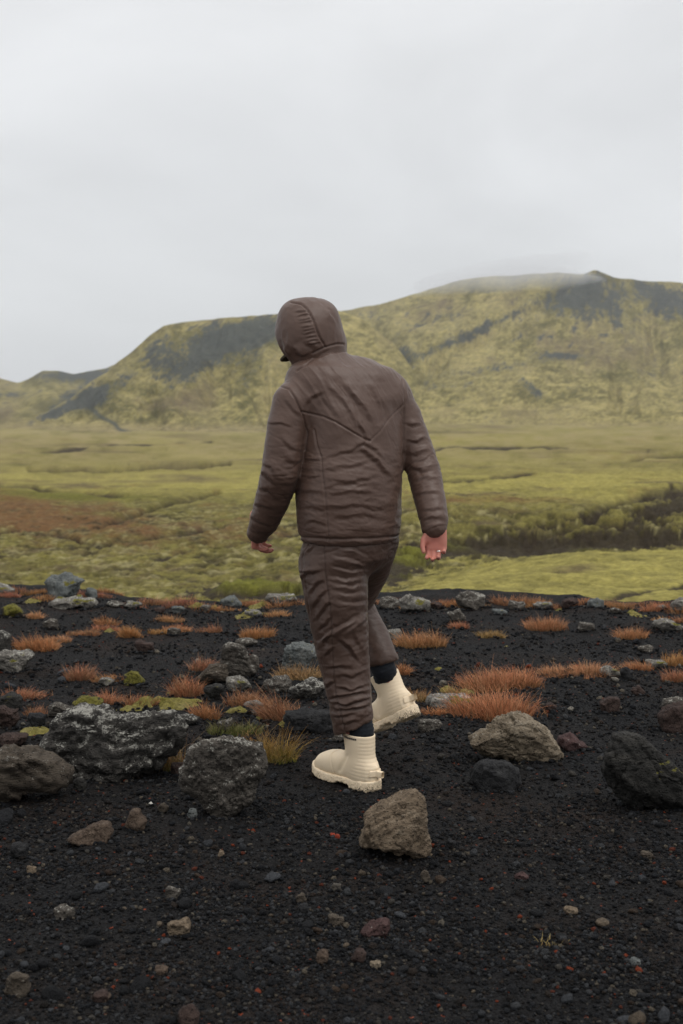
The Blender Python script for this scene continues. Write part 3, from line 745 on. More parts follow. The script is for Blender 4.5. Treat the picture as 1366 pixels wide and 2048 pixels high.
# trousers
PEL = [(1040, 612, 790, 4.79, .76), (1085, 608, 790, 4.79, .76), (1115, 602, 782, 4.79, .78), (1140, 604, 755, 4.78, .75), (1155, 612, 740, 4.77, .7)]
LEG_L = [S(668, 1085, 4.755, .104), S(668, 1130, 4.75, .123), S(671, 1190, 4.74, .120), S(678, 1250, 4.735, .110), S(684, 1300, 4.73, .100), S(692, 1350, 4.72, .090), S(699, 1400, 4.70, .081), S(705, 1440, 4.69, .076), S(708, 1475, 4.685, .070)]
LEG_R = [S(742, 1080, 4.84, .104), S(728, 1130, 4.94, .104), S(706, 1185, 5.07, .094), S(698, 1205, 5.11, .090), S(720, 1245, 5.09, .082), S(742, 1280, 5.04, .075), S(764, 1322, 4.98, .066)]
CUT_L = (at(710, 1453, 4.685), np.array([.40, -.05, -.915])); CUT_R = (at(765, 1326, 4.98), np.array([.2, -.1, -.97]))
def pants_sdf(P):
    l = chain(P, LEG_L); l = smax(l, (P - CUT_L[0])@CUT_L[1], .010)
    r_ = chain(P, LEG_R); r_ = smax(r_, (P - CUT_R[0])@CUT_R[1], .010)
    return smin(smin(tube_z(P, PEL, YAW), l, .03), r_, .022)
V, F = surf_nets(pants_sdf, at(570, 1480, 4.8) - np.array([0, .25, 0]), at(830, 1030, 4.8) + np.array([0, .45, 0]), .0036)
V = relax(V, F, 2); N = vnormals(V, F); PX, PY = pix(V); fc = facing(V, N)
onR = sstep(.012, -.006, chain(V, LEG_R))*sstep(-.006, .012, chain(V, LEG_L))
onL = 1 - onR
dz = onL*.006*fbm(V*np.array([8., 8., 8.]), 3, 247) + onL*(.0018*rib(V, np.array([[.4, 0, .12], [0, .4, 0], [.0, 0, 1.0]]), 22, 241) + .0010*rib(V, np.array([[.6,0,.5],[0,.6,0],[-.3,0,.9]]), 44, 242))*(.7 + .6*sstep(1330, 1440, PY))
dz += onR*(.0024*rib(V, np.diag([.4, .4, 1.0]), 24, 243) + .001*rib(V, np.diag([.5, .5, 1.0]), 52, 244))
dz -= onL*.0020*crease(V, np.array([[.45, 0, .3], [0, .45, 0], [-.2, 0, 1.0]]), 19, 281) + onL*.0012*crease(V, np.array([[.6, 0, -.4], [0, .5, 0], [.3, 0, .9]]), 34, 283) + onR*.0018*crease(V, np.diag([.4, .4, 1.0]), 22, 285)
for s_ in ([(325,120),(335,350),(365,560),(380,700),(385,850),(390,1000),(400,1150),(410,1250),(450,1400),(480,1540)], [(200,1000),(215,640),(190,400),(160,250),(215,150)]):
    dz += fc*fold(PX, PY, Z2(s_), 1.6, .0042, True)
folds2 = [([(640,250),(560,200),(420,170)],5,.006), ([(640,310),(540,270),(380,240)],5,.006), ([(632,350),(520,350),(370,330)],5,.007), ([(630,400),(500,420),(370,400)],5,.006), ([(640,450),(520,470),(380,450)],5,.006), ([(645,520),(520,530),(390,510)],6,.005), ([(650,590),(540,600),(400,580)],6,.004),
          ([(650,660),(520,740),(400,800),(300,880)],6,.010), ([(640,700),(560,760),(470,830)],6,.006), ([(430,830),(520,900),(600,1005)],5,.009), ([(540,780),(600,880),(640,960)],6,.005), ([(300,900),(340,840),(390,780)],5,.009), ([(265,690),(320,620),(365,560)],5,.009), ([(230,620),(290,520),(350,470)],5,.008), ([(215,520),(260,440),(330,400)],5,.007), ([(150,420),(190,360),(300,330)],4,.008), ([(140,340),(180,340),(220,330)],4,.006), ([(180,240),(210,190),(240,150)],4,.006), ([(280,780),(330,720),(380,660)],5,.008),
          ([(320,980),(370,930),(400,900)],5,.007), ([(330,1060),(440,1040),(560,1060)],5,.006), ([(400,1110),(530,1120),(650,1080)],5,.006), ([(400,1190),(520,1220),(660,1180)],5,.008), ([(350,1280),(470,1270),(670,1230)],4,.010), ([(370,1320),(500,1330),(680,1270)],4,.010), ([(400,1360),(520,1370),(680,1330)],4,.009), ([(390,1410),(470,1420),(560,1400)],4,.006), ([(420,1470),(520,1460),(640,1420)],5,.006), ([(310,1180),(350,1190),(400,1160)],4,.007)]
for p_, w_, a_ in folds2: dz += fc*onL*fold(PX, PY, Z2(p_), w_*.70, a_*.95)
V = V + N*dz[:, None]
trousers = part('trousers', V, F, m_pants)

# socks
m_sock = mat_fabric('dark_knit', (0.012, 0.014, 0.018), .8, .15, .2)
def sock(st):
    P = np.concatenate([np.asarray(p) - .15 for p, _ in st]).reshape(-1, 3).min(0); Q = np.stack([p for p, _ in st]).max(0) + .15
    V, F = surf_nets(lambda X: chain(X, st), P, Q, .006); N = vnormals(V, F)
    d = st[-1][0] - st[0][0]; d = d/np.linalg.norm(d)
    V = V + N*(.0018*rib(V, np.eye(3), 30, 251) + .0012*np.sin((V@d)*420))[:, None]
    part('sock', V, F, m_sock)

# boots: one pair, each with upper, sole, heel tab and a small print on the cuff
def stn(x, xs, vs): return np.interp(x, xs, vs)
def upper_sdf(P):
    x, y, z = P.T
    xs = [-.004, .004, .02, .06, .12, .18, .23, .27, .293, .303]
    w_ = stn(x, xs, [.004, .024, .038, .045, .046, .051, .052, .043, .024, .004])
    top = stn(x, [0, .03, .07, .11, .14, .17, .20, .235, .265, .288, .303], [.095, .115, .13, .135, .128, .117, .112, .104, .089, .067, .04])
    bot = .015; zc = (top + bot)/2; hh = (top - bot)/2
    n = 2.5
    d = (((np.abs(y)/w_)**n + (np.abs(z - zc)/hh)**n)**(1/n) - 1)*np.minimum(w_, hh)
    d = np.where((x < -.004) | (x > .303), np.maximum(d, .004), d)
    # shaft
    cx = stn(z, [.02, .08, .14, .21], [.062, .072, .084, .094]); a = stn(z, [.02, .06, .10, .15, .21], [.058, .060, .059, .062, .066]); b = stn(z, [.02, .10, .21], [.042, .046, .054])
    s_ = (np.sqrt(((x - cx)/a)**2 + (y/b)**2) - 1)*np.minimum(a, b)
    s_ = smax(s_, .03 - z, .01)
    d = smin(d, s_, .018)
    d = smax(d, z - .205, .004)
    inner = (np.sqrt(((x - cx)/(a - .005))**2 + (y/(b - .005))**2) - 1)*np.minimum(a, b)
    return smax(d, -smax(inner, .15 - z, .004), .003)
def sole_sdf(P):
    x, y, z = P.T
    w_ = stn(x, [-.014, -.006, .01, .04, .09, .14, .20, .25, .285, .303, .314], [.004, .024, .040, .049, .047, .048, .058, .057, .044, .026, .004])
    zb = stn(x, [-.014, .0, .092, .105, .150, .170, .25, .314], [.010, .0, .0, .011, .011, .001, .003, .020]) + .0022*(np.sin(x*260) > .1)*(np.abs(y) > w_*.55)
    zt = stn(x, [-.014, .02, .10, .20, .27, .314], [.045, .041, .036, .034, .040, .050])
    dx = np.abs(y) - w_*(1 + .10*stn(z, [0, .035], [.6, -.3]))
    d = np.maximum(np.maximum(zb - z, z - zt), np.maximum(-.014 - x, x - .314))
    return smax(dx, d, .007)
def mat_boot(name, mud):
    m, nt, b = newmat(name, .52, .35)
    o = nt.nodes.new('ShaderNodeTexCoord').outputs['Object']
    f = noise_n(nt, 16, 5, .6, o); c = mix_n(nt, f, (0.69, 0.555, 0.385), (0.75, 0.62, 0.445))
    sx = nt.nodes.new('ShaderNodeSeparateXYZ'); nt.links.new(tint(nt), sx.inputs[0])
    sp = noise_n(nt, 190, 3, .6, o); sp2 = noise_n(nt, 60, 4, .65, o)
    k = math_n(nt, 'ADD', math_n(nt, 'MULTIPLY', sp, .6), math_n(nt, 'MULTIPLY', sp2, .4))
    k = math_n(nt, 'ADD', k, math_n(nt, 'MULTIPLY', sx.outputs[0], .22))      # tint.x = closeness to the ground contact
    mk = mr_n(nt, k, .655, .675)
    c = mix_n(nt, mr_n(nt, k, .50, .72, 0, .55), c, (0.36, 0.27, 0.16))
    c = mix_n(nt, math_n(nt, 'MULTIPLY', mk, .85), c, (0.055, 0.045, 0.034))
    nt.links.new(c, b.inputs['Base Color']); b.inputs['Subsurface Weight'].default_value = 0.04
    b.inputs['Subsurface Radius'].default_value = (.006, .004, .002)
    bump_n(nt, b, noise_n(nt, 120, 3, .5, o), .08, .003); return m
m_boot = mat_boot('cream_rubber', 0); 
m_print, _, bp_ = newmat('dark_print', .6); bp_.inputs['Base Color'].default_value = (.012, .013, .02, 1)
BV, BF = surf_nets(upper_sdf, (-.03, -.075, -.005), (.33, .075, .225), .0029)
BV = relax(BV, BF, 2); BN = vnormals(BV, BF)
x, y, z = BV.T
ribm = sstep(.066, .046, x - .75*np.clip(.11 - z, 0, 1))*sstep(.034, .045, z)*sstep(.200, .190, z)
ribd = -ribm*.0009*np.clip(np.cos(z*2*math.pi/.0135), 0, 1)**3
seamx = np.abs(x - (.172 + .35*(z - .05)))
vamp = -.0022*np.exp(-(seamx/.0035)**2)*(z > .03) + .0016*sstep(.172 + .35*.05, .20, x)*(z > .03)
ank = -.004*np.exp(-(((x - (.135 - .45*(z - .07)))/.010)**2))*sstep(.04, .06, z)*sstep(.135, .115, z)*(np.abs(y) > .02)
BV = BV + BN*(ribd + vamp + ank)[:, None]
SV, SF = surf_nets(sole_sdf, (-.03, -.08, -.012), (.335, .08, .06), .0029); SV = relax(SV, SF, 1)
SN = vnormals(SV, SF); SV = SV + SN*(.0012*fbm(SV*120, 2, 261))[:, None]
def tab_sdf(P):
    d = upper_sdf(P) - .0042
    return smax(smax(d, P[:, 0] - .010, .003), np.abs(P[:, 2] - .070) - .013, .003)
TV, TF = surf_nets(tab_sdf, (-.03, -.07, .035), (.06, .07, .10), .0027)
def boot(M, O, side):
    e = bpy.data.objects.new('boot', None); COL.objects.link(e); e.parent = person; e.location = O - PC
    e.matrix_local = Matrix.Translation(Vector(O - PC)) @ Matrix([list(r_) for r_ in M]).to_4x4()
    def sub(name, V, F, mat):
        t_ = np.zeros((len(V), 3)); zz_ = V[:, 2]; t_[:, 0] = .75*sstep(.085, .0, zz_) - .43 + .52*sstep(.10, -.01, V[:, 0])*sstep(.06, 0., zz_) 
        o = add(name, mesh_np(name, V, F, True, t_), mat, e); return o
    sub('upper', BV, BF, m_boot); sub('sole', SV, SF, m_boot); sub('heel_tab', TV, TF, m_boot)
    # small print on the outer cuff, wrapped on the shaft: a round mark and a row of strokes
    bm = []; fc_ = []
    cx, a, b = .093, .0655, .0535
    def patch(t0, t1, z0, z1):
        n0 = len(bm)
        for tt, zz_ in ((t0, z0), (t1, z0), (t1, z1), (t0, z1)):
            bm.append((cx + (a + .0012)*math.cos(tt), side*(b + .0012)*math.sin(tt), zz_))
        fc_.append((n0, n0 + 1, n0 + 2, n0 + 3) if side < 0 else (n0 + 3, n0 + 2, n0 + 1, n0))
    t0 = math.radians(66)
    patch(t0, t0 + .10, .1895, .1965)
    for k in range(6):
        q = t0 + .15 + k*.125
        patch(q, q + .040, .1892, .1962); patch(q + .062, q + .102, .1892, .1962); patch(q + .040, q + .062, [.1935, .1892, .1915][k % 3], [.1962, .1920, .1942][k % 3])
    add('print', mesh_np('print', np.array(bm), np.array(fc_), False), m_print, e)
    return e
fwdL = np.array([-.743, .669, .045]); ML = frame(fwdL)
OL = at(752, 1566, 4.62); OL[2] = gz(OL[0], OL[1]) - .005
boot(ML, OL, 1)
bt = math.radians(27); yw = math.radians(47)
fwdR = np.array([-math.sin(yw)*math.cos(bt), math.cos(yw)*math.cos(bt), -math.sin(bt)]); MR = frame(fwdR, (.06, 0, 1))
OR = at(832, 1432, 4.885)
boot(MR, OR, -1)
topL = OL + ML@np.array([.092, 0, .17]); topR = OR + MR@np.array([.092, 0, .17])
sock([(at(714, 1435, 4.688), .052), (at(721, 1460, 4.68), .0495), (topL, .043)])
sock([(at(757, 1310, 4.985), .052), (at(768, 1340, 4.97), .049), (topR, .043)])

# body: one skin surface; head, neck, trunk, limbs and hands under the clothes
m_skin, nt, b = newmat('skin', .55, .35)
o = gpos(nt); f = noise_n(nt, 60, 4, .6, o); f2 = noise_n(nt, 18, 3, .5, o)
nt.links.new(mix_n(nt, f2, mix_n(nt, f, (0.40, 0.155, 0.115), (0.50, 0.235, 0.175)), (0.40, 0.13, 0.10)), b.inputs['Base Color'])
b.inputs['Subsurface Weight'].default_value = .12; b.inputs['Subsurface Radius'].default_value = (.01, .004, .002)
def hand_sdf(P, O, M, curl, spread):
    q = (P - O)@M                     # local: x to the fingertips, y to the thumb, z out of the palm
    b_ = np.abs(q - np.array([.047, .000, 0])) - np.array([.036, .030 , .004])
    d = np.linalg.norm(np.maximum(b_, 0), axis=1) + np.minimum(b_.max(1), 0) - .0105
    d = smin(d, chain(q, [((-.04, 0, 0), .027), ((.0, 0, 0), .025), ((.03, 0, 0), .018)]), .02)
    d = smin(d, chain(q, [((.02, .020, .006), .016), ((.05, .030, .009), .013)]), .012)          # ball of the thumb
    d = smin(d, chain(q, [((.02, -.024, .005), .013), ((.06, -.027, .004), .011)]), .01)
    for k, (yb, ln) in enumerate(((.0285, .070), (.0092, .079), (-.0105, .074), (-.0290, .058))):
        p = np.array([.082 - (.006 if k in (0, 3) else 0) - (.004 if k == 3 else 0), yb, 0.]); st = [(p - np.array([.02, 0, 0]), .0092)]; ang = 0
        sy = spread*(1.5 - k)*.06
        for j, (fr, c_) in enumerate(((.45, curl[0]), (.31, curl[1]), (.24, curl[2]))):
            ang += math.radians(c_*(1 + .10*k))
            st.append((p, (.0094, .0088, .0082)[j]*(.88 if k == 3 else 1)))
            p = p + ln*fr*np.array([math.cos(ang), sy, math.sin(ang)])
        st.append((p, .0068)); d = smin(d, chain(q, st), .003)
    d = smin(d, chain(q, [((.022, .026, .008), .0125), ((.050, .044, .018), .0112), ((.074, .047, .026), .0098), ((.094, .043, .032), .0080)]), .004)
    return d
def hframe(d, n, right):
    d = np.asarray(d, float); d = d/np.linalg.norm(d); n = np.asarray(n, float); n = n - d*(n@d); n = n/np.linalg.norm(n)
    t_ = np.cross(d, n) if right else np.cross(n, d)
    return np.stack([d, t_, n], 1)
WR = at(871, 1052, 4.715); HMR = hframe((.02, -.10, -1), (-.16, -1, .1), True)
WL = at(513, 1049, 4.87); HML = hframe((-.06, .45, -.88), (.93, .10, -.35), False)
parts = []
def grab(fn, lo, hi, h): parts.append(surf_nets(fn, lo, hi, h))
grab(lambda P: hand_sdf(P, WR, HMR, (20, 42, 26), .5), WR - .16, WR + .12, .0028)
grab(lambda P: hand_sdf(P, WL, HML, (34, 30, 22), .35), WL - .2, WL + .12, .0028)
J = lambda st, s: [(p, max(.016, r_*s)) for p, r_ in st]
ankL = OL + ML@np.array([.075, 0, .09]); ankR = OR + MR@np.array([.075, 0, .09])
def face_sdf(P):
    q = (P - HC)@HR
    d = ellip(q, np.array([-.012, 0, .028]), np.eye(3), (.090, .070, .082))
    d = smin(d, ellip(q, np.array([.030, 0, -.050]), np.eye(3), (.058, .050, .062)), .03)
    d = smin(d, chain(q, [((.066, 0, .020), .010), ((.094, 0, -.022), .0125)]), .014)                 # nose
    for s_ in (1, -1):
        d = smin(d, chain(q, [((.080, s_*.012, .028), .010), ((.066, s_*.048, .030), .010)]), .012)    # brow
        d = smax(d, -(np.linalg.norm(q - np.array([.092, s_*.031, .008]), axis=1) - .013), .008)       # eye socket
        d = smin(d, np.linalg.norm(q - np.array([.066, s_*.031, .008]), axis=1) - .0125, .002)         # eyeball
        d = smin(d, ellip(q, np.array([-.008, s_*.072, -.004]), np.eye(3), (.018, .009, .032)), .006)  # ear
    d = smin(d, chain(q, [((.078, -.018, -.050), .007), ((.084, 0, -.048), .008), ((.078, .018, -.050), .007)]), .005)
    d = smin(d, chain(q, [((.076, -.015, -.062), .007), ((.082, 0, -.063), .008), ((.076, .015, -.062), .007)]), .004)
    d = smin(d, ellip(q, np.array([.062, 0, -.090]), np.eye(3), (.024, .026, .020)), .02)
    return d
def body_sdf(P):
    d = face_sdf(P)
    d = smin(d, chain(P, [(HC + HR@np.array([-.03, 0, -.02]), .055), (at(648, 745, 4.86), .058), (at(655, 790, 4.85), .075)]), .03)
    d = smin(d, tube_z(P, [(r_, l + 22, rr_ - 22, Y, q*.9) for r_, l, rr_, Y, q in T_ROWS], YAW), .03)
    d = smin(d, chain(P, J(ARM_L, .5) + [(WL, .025)]), .02); d = smin(d, chain(P, J(ARM_R, .5) + [(WR, .025)]), .02)
    d = smin(d, chain(P, J(LEG_L, .5) + [(ankL, .03), (OL + ML@np.array([.2, 0, .055]), .028)]), .02)
    d = smin(d, chain(P, J(LEG_R, .5) + [(ankR, .03), (OR + MR@np.array([.2, 0, .055]), .028)]), .02)
    return d
grab(body_sdf, at(480, 1585, 4.8) - np.array([0, .28, 0]), at(920, 590, 4.8) + np.array([0, .46, 0]), .0085)
off = 0; VV, FF = [], []
for v_, f_ in parts: VV.append(v_); FF.append(f_ + off); off += len(v_)
tmp = add('body_source', mesh_np('body_source', np.concatenate(VV) - PC, np.concatenate(FF)))
md = tmp.modifiers.new('remesh', 'REMESH'); md.mode = 'VOXEL'; md.voxel_size = .0036; md.use_smooth_shade = True
dg = bpy.context.evaluated_depsgraph_get(); bme = bpy.data.meshes.new_from_object(tmp.evaluated_get(dg)); bme.name = 'body'
bpy.data.objects.remove(tmp)
bme.materials.clear(); bodyo = add('body', bme, m_skin, person); bme.polygons.foreach_set('use_smooth', np.ones(len(bme.polygons), bool))

# ring on the right hand
m_ring, nt, b = newmat('silver', .18, .5); b.inputs['Metallic'].default_value = 1; b.inputs['Base Color'].default_value = (.85, .84, .80, 1)
a1 = math.radians(20*1.2); d1 = np.array([math.cos(a1), 0, math.sin(a1)]); rc = np.array([.082, -.0105, 0]) + d1*.016
n1 = np.array([-math.sin(a1), 0, math.cos(a1)]); RV, RF = [], []
for i in range(24):
    th = 2*math.pi*i/24
    rad = np.array([0, 1, 0])*math.cos(th) + n1*math.sin(th)
    for k, (dr_, dx_) in enumerate(((.0098, -.0022), (.0114, -.0022), (.0114, .0022), (.0098, .0022))):
        RV.append(WR + HMR@(rc + rad*dr_ + d1*dx_))
for i in range(24):
    for k in range(4):
        a_, b_ = i*4 + k, i*4 + (k + 1) % 4; c_, e_ = ((i + 1) % 24)*4 + (k + 1) % 4, ((i + 1) % 24)*4 + k
        RF.append((a_, e_, c_, b_))
part('ring', np.array(RV), np.array(RF), m_ring)

# cap under the hood: crown and peak
m_cap = mat_fabric('olive_cap', (0.045, 0.034, 0.020), .8, .15, .1)
def cap_sdf(P):
    q = (P - HC)@HR
    crown = smax(ellip(q, np.array([-.010, 0, .035]), np.eye(3), (.098, .078, .086)), -.02 - q[:, 2], .006)
    r_ = np.sqrt((q[:, 0] - .035)**2 + (q[:, 1]*1.15)**2)
    surf = q[:, 2] - (-.016 - 3.4*q[:, 1]**2 - .18*(q[:, 0] - .06))
    brim = smax(smax(np.abs(surf) - .0055, r_ - .104, .003), .04 - q[:, 0], .003)
    return smin(crown, brim, .004)
V, F = surf_nets(cap_sdf, HC - .2, HC + .2, .0035)
part('cap', V, F, m_cap)

# ------------------------------------------------------------------ rocks
def ico(n):
    bm = bmesh.new(); bmesh.ops.create_icosphere(bm, subdivisions=n, radius=1.0)
    V = np.array([v.co[:] for v in bm.verts]); F = np.array([[v.index for v in f.verts] for f in bm.faces]); bm.free(); return V, F
ICO = {n: ico(n) for n in (1, 2, 3, 4, 5, 6)}

def tri_normals(V, F):
    fn = np.cross(V[F[:, 1]] - V[F[:, 0]], V[F[:, 2]] - V[F[:, 0]]); N = np.zeros_like(V)
    for i in range(3): N += np.stack([np.bincount(F[:, i], fn[:, k], len(V)) for k in range(3)], 1)
    return N/(np.linalg.norm(N, axis=1, keepdims=True) + 1e-12)

def facet(D, seed, n=14, lo=.72, hi=1.0, soft=.022):
    r_ = np.random.default_rng(seed); nn = r_.normal(size=(n, 3)); nn /= np.linalg.norm(nn, axis=1, keepdims=True)
    hh = r_.uniform(lo, hi, n); c = D@nn.T
    q = np.where(c > .05, hh/np.maximum(c, .05), 9)
    return -soft*np.log(np.exp(-q/soft).sum(1) + np.exp(-1.12/soft))

def poly_radius(pts, ang):
    """distance from the centre to an outline, by direction"""
    pts = np.asarray(pts, float); a = np.full(len(ang), 0.0); dx, dy = np.cos(ang), np.sin(ang)
    for p, q in zip(pts, np.roll(pts, -1, 0)):
        e = q - p; den = dx*e[1] - dy*e[0]; den = np.where(np.abs(den) < 1e-9, 1e-9, den)
        tt = (p[0]*e[1] - p[1]*e[0])/den; s_ = (p[0]*dy - p[1]*dx)/den
        a = np.where((s_ >= -1e-6) & (s_ <= 1 + 1e-6) & (tt > 0), np.maximum(a, tt), a)
    return a

def rock(name, label, pts, mat, seed, sub=5, thick=.62, rough=1.0, strata=0.0, sdir=(.25, .1, 1), group=None, cat='rock', nf=22, sink=0.0, flo=.62):
    pts = np.asarray(pts, float); x0, y0 = pts.min(0); x1, y1 = pts.max(0)
    base = on_ground((x0 + x1)/2, y1); Yf = base[1]
    wpx = x1 - x0; T = thick*wpx/2*Yf/FPX
    Yc = Yf + .55*T; sc = Yc/FPX
    cx, cy = (x0 + x1)/2, (y0 + y1)/2 + .04*(y1 - y0)
    C = at(cx, cy, Yc)
    loc = np.stack([(pts[:, 0] - cx)*sc, (cy - pts[:, 1])*sc*1.0], 1)
    loc[:, 1] = np.where(loc[:, 1] < 0, loc[:, 1]*1.12 - sink, loc[:, 1])
    D, F = ICO[sub]
    ang = np.arctan2(D[:, 2], D[:, 0]); R = poly_radius(loc, ang)
    hyp = np.sqrt(D[:, 0]**2 + D[:, 2]**2)
    # thickness follows the outline: thin where the rock is low
    V = np.stack([np.cos(ang)*R*hyp**.62, np.sign(D[:, 1])*np.abs(D[:, 1])**.66*T, np.sin(ang)*R*hyp**.62], 1)
    f = facet(D, seed, nf, flo); V = V*(f*(1 - .6*hyp**6) + .6*hyp**6)[:, None]
    size = max(wpx*sc, .03); N = tri_normals(V, F)
    d = .034*size*fbm(V/size*2.8 + seed, 5, seed, .58)*rough
    crag = fbm(V/size*4.2 + seed*1.7, 4, seed + 11, .6); d += .034*size*(np.floor(crag*3.4 + .5)/3.4*.85 + crag*.15)*rough
    d += .013*size*(1 - 2*np.abs(fbm(V/size*6.5 + seed, 4, seed + 3, .6)))*rough
    d += .012*size*(1 - 2*np.abs(fbm(V/size*17 + seed, 3, seed + 5, .6)))*rough
    ck = np.minimum(np.abs(fbm(V/size*2.3 + seed*3.1, 3, seed + 13, .5)), np.abs(fbm(V/size*3.4 + seed*5.3, 3, seed + 14, .5))*1.3)
    d -= .026*size*np.exp(-(ck/.035)**2)                      # fractures
    if strata:
        q = V@np.array(sdir)/size*9 + 1.1*fbm(V/size*2.2, 3, seed + 7)
        st = np.abs((q % 1.0) - .5)*2
        d += strata*size*.040*(np.clip(st*1.8, 0, 1) - .6)*(.5 + .8*np.abs(fbm(V/size*3, 2, seed + 8)))
    V = V + N*d[:, None]
    o = add(name, mesh_np(name, V, F), mat); o.location = C
    BASES.append((base, wpx*sc))
    return tag(o, label, cat, group)

BASES = []
K = .92
m_lichen = mat_rock('lichen_basalt', (.022*K, .021*K, .020*K), (.052, .048, .043), (.095, .088, .078), lichen=1.15, strata=.7)
m_grey = mat_rock('grey_basalt', (.030, .027, .023), (.072, .063, .053), (.125, .112, .096), lichen=.95, strata=.5)
m_brownr = mat_rock('brown_boulder', (.032, .026, .020), (.070, .056, .042), (.115, .096, .075), lichen=.30, strata=1.0)
m_tan = mat_rock('tan_stone', (.060, .044, .030), (.150, .112, .076), (.235, .188, .135), lichen=.08, strata=.35)
m_tan2 = mat_rock('pale_tan_stone', (.070, .054, .038), (.175, .140, .098), (.265, .225, .170), lichen=.35, strata=.15)
m_black = mat_rock('black_cinder', (.008, .0085, .009), (.017, .017, .018), (.034, .034, .034), scale=1.4)
m_char = mat_rock('charcoal_boulder', (.012, .012, .011), (.024, .023, .021), (.046, .043, .038), moss=.02, strata=.5)
m_red = mat_rock('dark_red_stone', (.030, .016, .015), (.055, .030, .028), (.095, .060, .056), lichen=.15)
m_knob = mat_rock('brown_cinder', (.030, .020, .015), (.068, .048, .035), (.115, .085, .062), scale=1.5)
m_redbrown = mat_rock('red_brown_cinder', (.018, .012, .010), (.040, .026, .022), (.070, .048, .040), scale=1.2)
m_pale = mat_rock('pale_lichen_rock', (.060, .055, .048), (.130, .120, .105), (.190, .178, .155), lichen=1.0, moss=.2)
m_bluegrey = mat_rock('blue_grey_basalt', (.055, .062, .062), (.100, .108, .105), (.165, .170, .160), lichen=.4, moss=.12)
m_mossrock = mat_rock('mossy_rock', (.025, .022, .018), (.055, .046, .036), (.090, .078, .060), moss=1.25)
m_scoria = mat_rock('red_scoria', (.13, .022, .012), (.22, .035, .018), (.32, .06, .03), scale=2)
m_white = mat_rock('white_stone', (.38, .36, .32), (.55, .53, .48), (.70, .68, .63))

rock('rock', 'large dark layered rock crusted white along its top, behind a grass clump', [(86,1505),(90,1470),(104,1440),(114,1424),(160,1417),(215,1422),(260,1424),(300,1419),(355,1422),(380,1440),(376,1475),(362,1500),(335,1530),(300,1545),(250,1548),(215,1548),(180,1558),(148,1552),(122,1530)], m_lichen, 11, 6, .42, 1.0, 1.0, (.1, 0, 1))
rock('rock', 'rounded brown boulder cut off by the left edge of the photo', [(-75,1515),(-40,1500),(0,1497),(40,1495),(85,1501),(112,1515),(138,1540),(147,1560),(125,1575),(80,1580),(40,1586),(0,1602),(-45,1608),(-80,1570)], m_brownr, 23, 5, .6, .8, 1.1, (.45, .1, 1))
rock('rock', 'grey knobbly rock with white lichen spots, narrowing towards the ground', [(363,1545),(375,1520),(385,1490),(410,1475),(440,1467),(475,1465),(510,1472),(532,1480),(537,1515),(530,1542),(510,1556),(502,1585),(486,1608),(464,1634),(440,1632),(420,1610),(393,1592),(370,1570)], m_grey, 31, 6, .5, 1.35, .3, (-.3, .1, 1))
rock('rock', 'tan wedge shaped stone in front of the planted boot', [(716,1692),(727,1630),(760,1612),(800,1590),(830,1583),(851,1595),(859,1640),(861,1690),(867,1714),(850,1718),(815,1706),(770,1697),(735,1696)], m_tan, 43, 6, .75, .9, .35, (-.45, .2, 1))
rock('rock', 'pale tan pointed stone beside the orange grass', [(930,1480),(960,1465),(985,1452),(1000,1435),(1025,1416),(1055,1424),(1082,1442),(1102,1460),(1119,1485),(1126,1505),(1112,1518),(1080,1523),(1040,1517),(1000,1507),(960,1502)], m_tan2, 57, 6, .6, .9, .35, (.3, .2, 1))
rock('rock', 'round black cinder stone below the pale tan one', [(937,1560),(944,1535),(960,1521),(985,1517),(1025,1521),(1044,1540),(1043,1562),(1020,1576),(985,1582),(955,1577)], m_black, 63, 5, .8, .9)
rock('rock', 'big charcoal boulder at the right edge of the photo', [(1202,1530),(1210,1500),(1228,1470),(1250,1460),(1277,1463),(1302,1480),(1322,1510),(1352,1540),(1378,1570),(1380,1612),(1330,1622),(1270,1614),(1233,1597),(1210,1570)], m_char, 75, 6, .7, .8, .7, (.8, .1, .6))
rock('rock', 'flat dark red stone next to the pale tan one', [(1108,1492),(1113,1470),(1140,1466),(1156,1475),(1162,1485),(1184,1490),(1165,1498),(1130,1499)], m_red, 83, 4, .9, .9)
rock('rock', 'wedge of brown cinder lying left on open gravel', [(133,1674),(160,1659),(200,1641),(220,1644),(223,1665),(215,1681),(185,1689),(155,1684)], m_knob, 91, 5, .7, 1.0)
rock('rock', 'small knobbly brown cinder beside the brown wedge', [(248,1657),(254,1635),(262,1621),(280,1620),(283,1631),(293,1640),(291,1656),(270,1662)], m_knob, 97, 4, .8, 1.3)
rock('rock', 'dark reddish lumpy stone at right edge, under a smaller grey one', [(1321,1455),(1318,1430),(1335,1408),(1360,1404),(1390,1412),(1395,1450),(1375,1462),(1345,1464)], m_redbrown, 103, 5, .8, 1.2)
rock('rock', 'small grey stone leaning on the dark reddish lump', [(1324,1412),(1328,1400),(1345,1394),(1365,1397),(1368,1410),(1350,1418)], m_grey, 107, 4, .9, 1.0)

def box_poly(x0, x1, y0, y1, seed, n=11):
    r_ = np.random.default_rng(seed); a = np.sort(r_.uniform(0, 2*math.pi, n) * .3 + np.linspace(0, 2*math.pi, n, endpoint=False)*.95)
    k = r_.uniform(.82, 1.12, n)
    c, s_ = np.cos(a), np.sin(a); e = .75
    return [((x0 + x1)/2 + (x1 - x0)/2*np.sign(ci)*abs(ci)**e*ki, (y0 + y1)/2 - (y1 - y0)/2*np.sign(si)*abs(si)**e*ki) for ci, si, ki in zip(c, s_, k)]

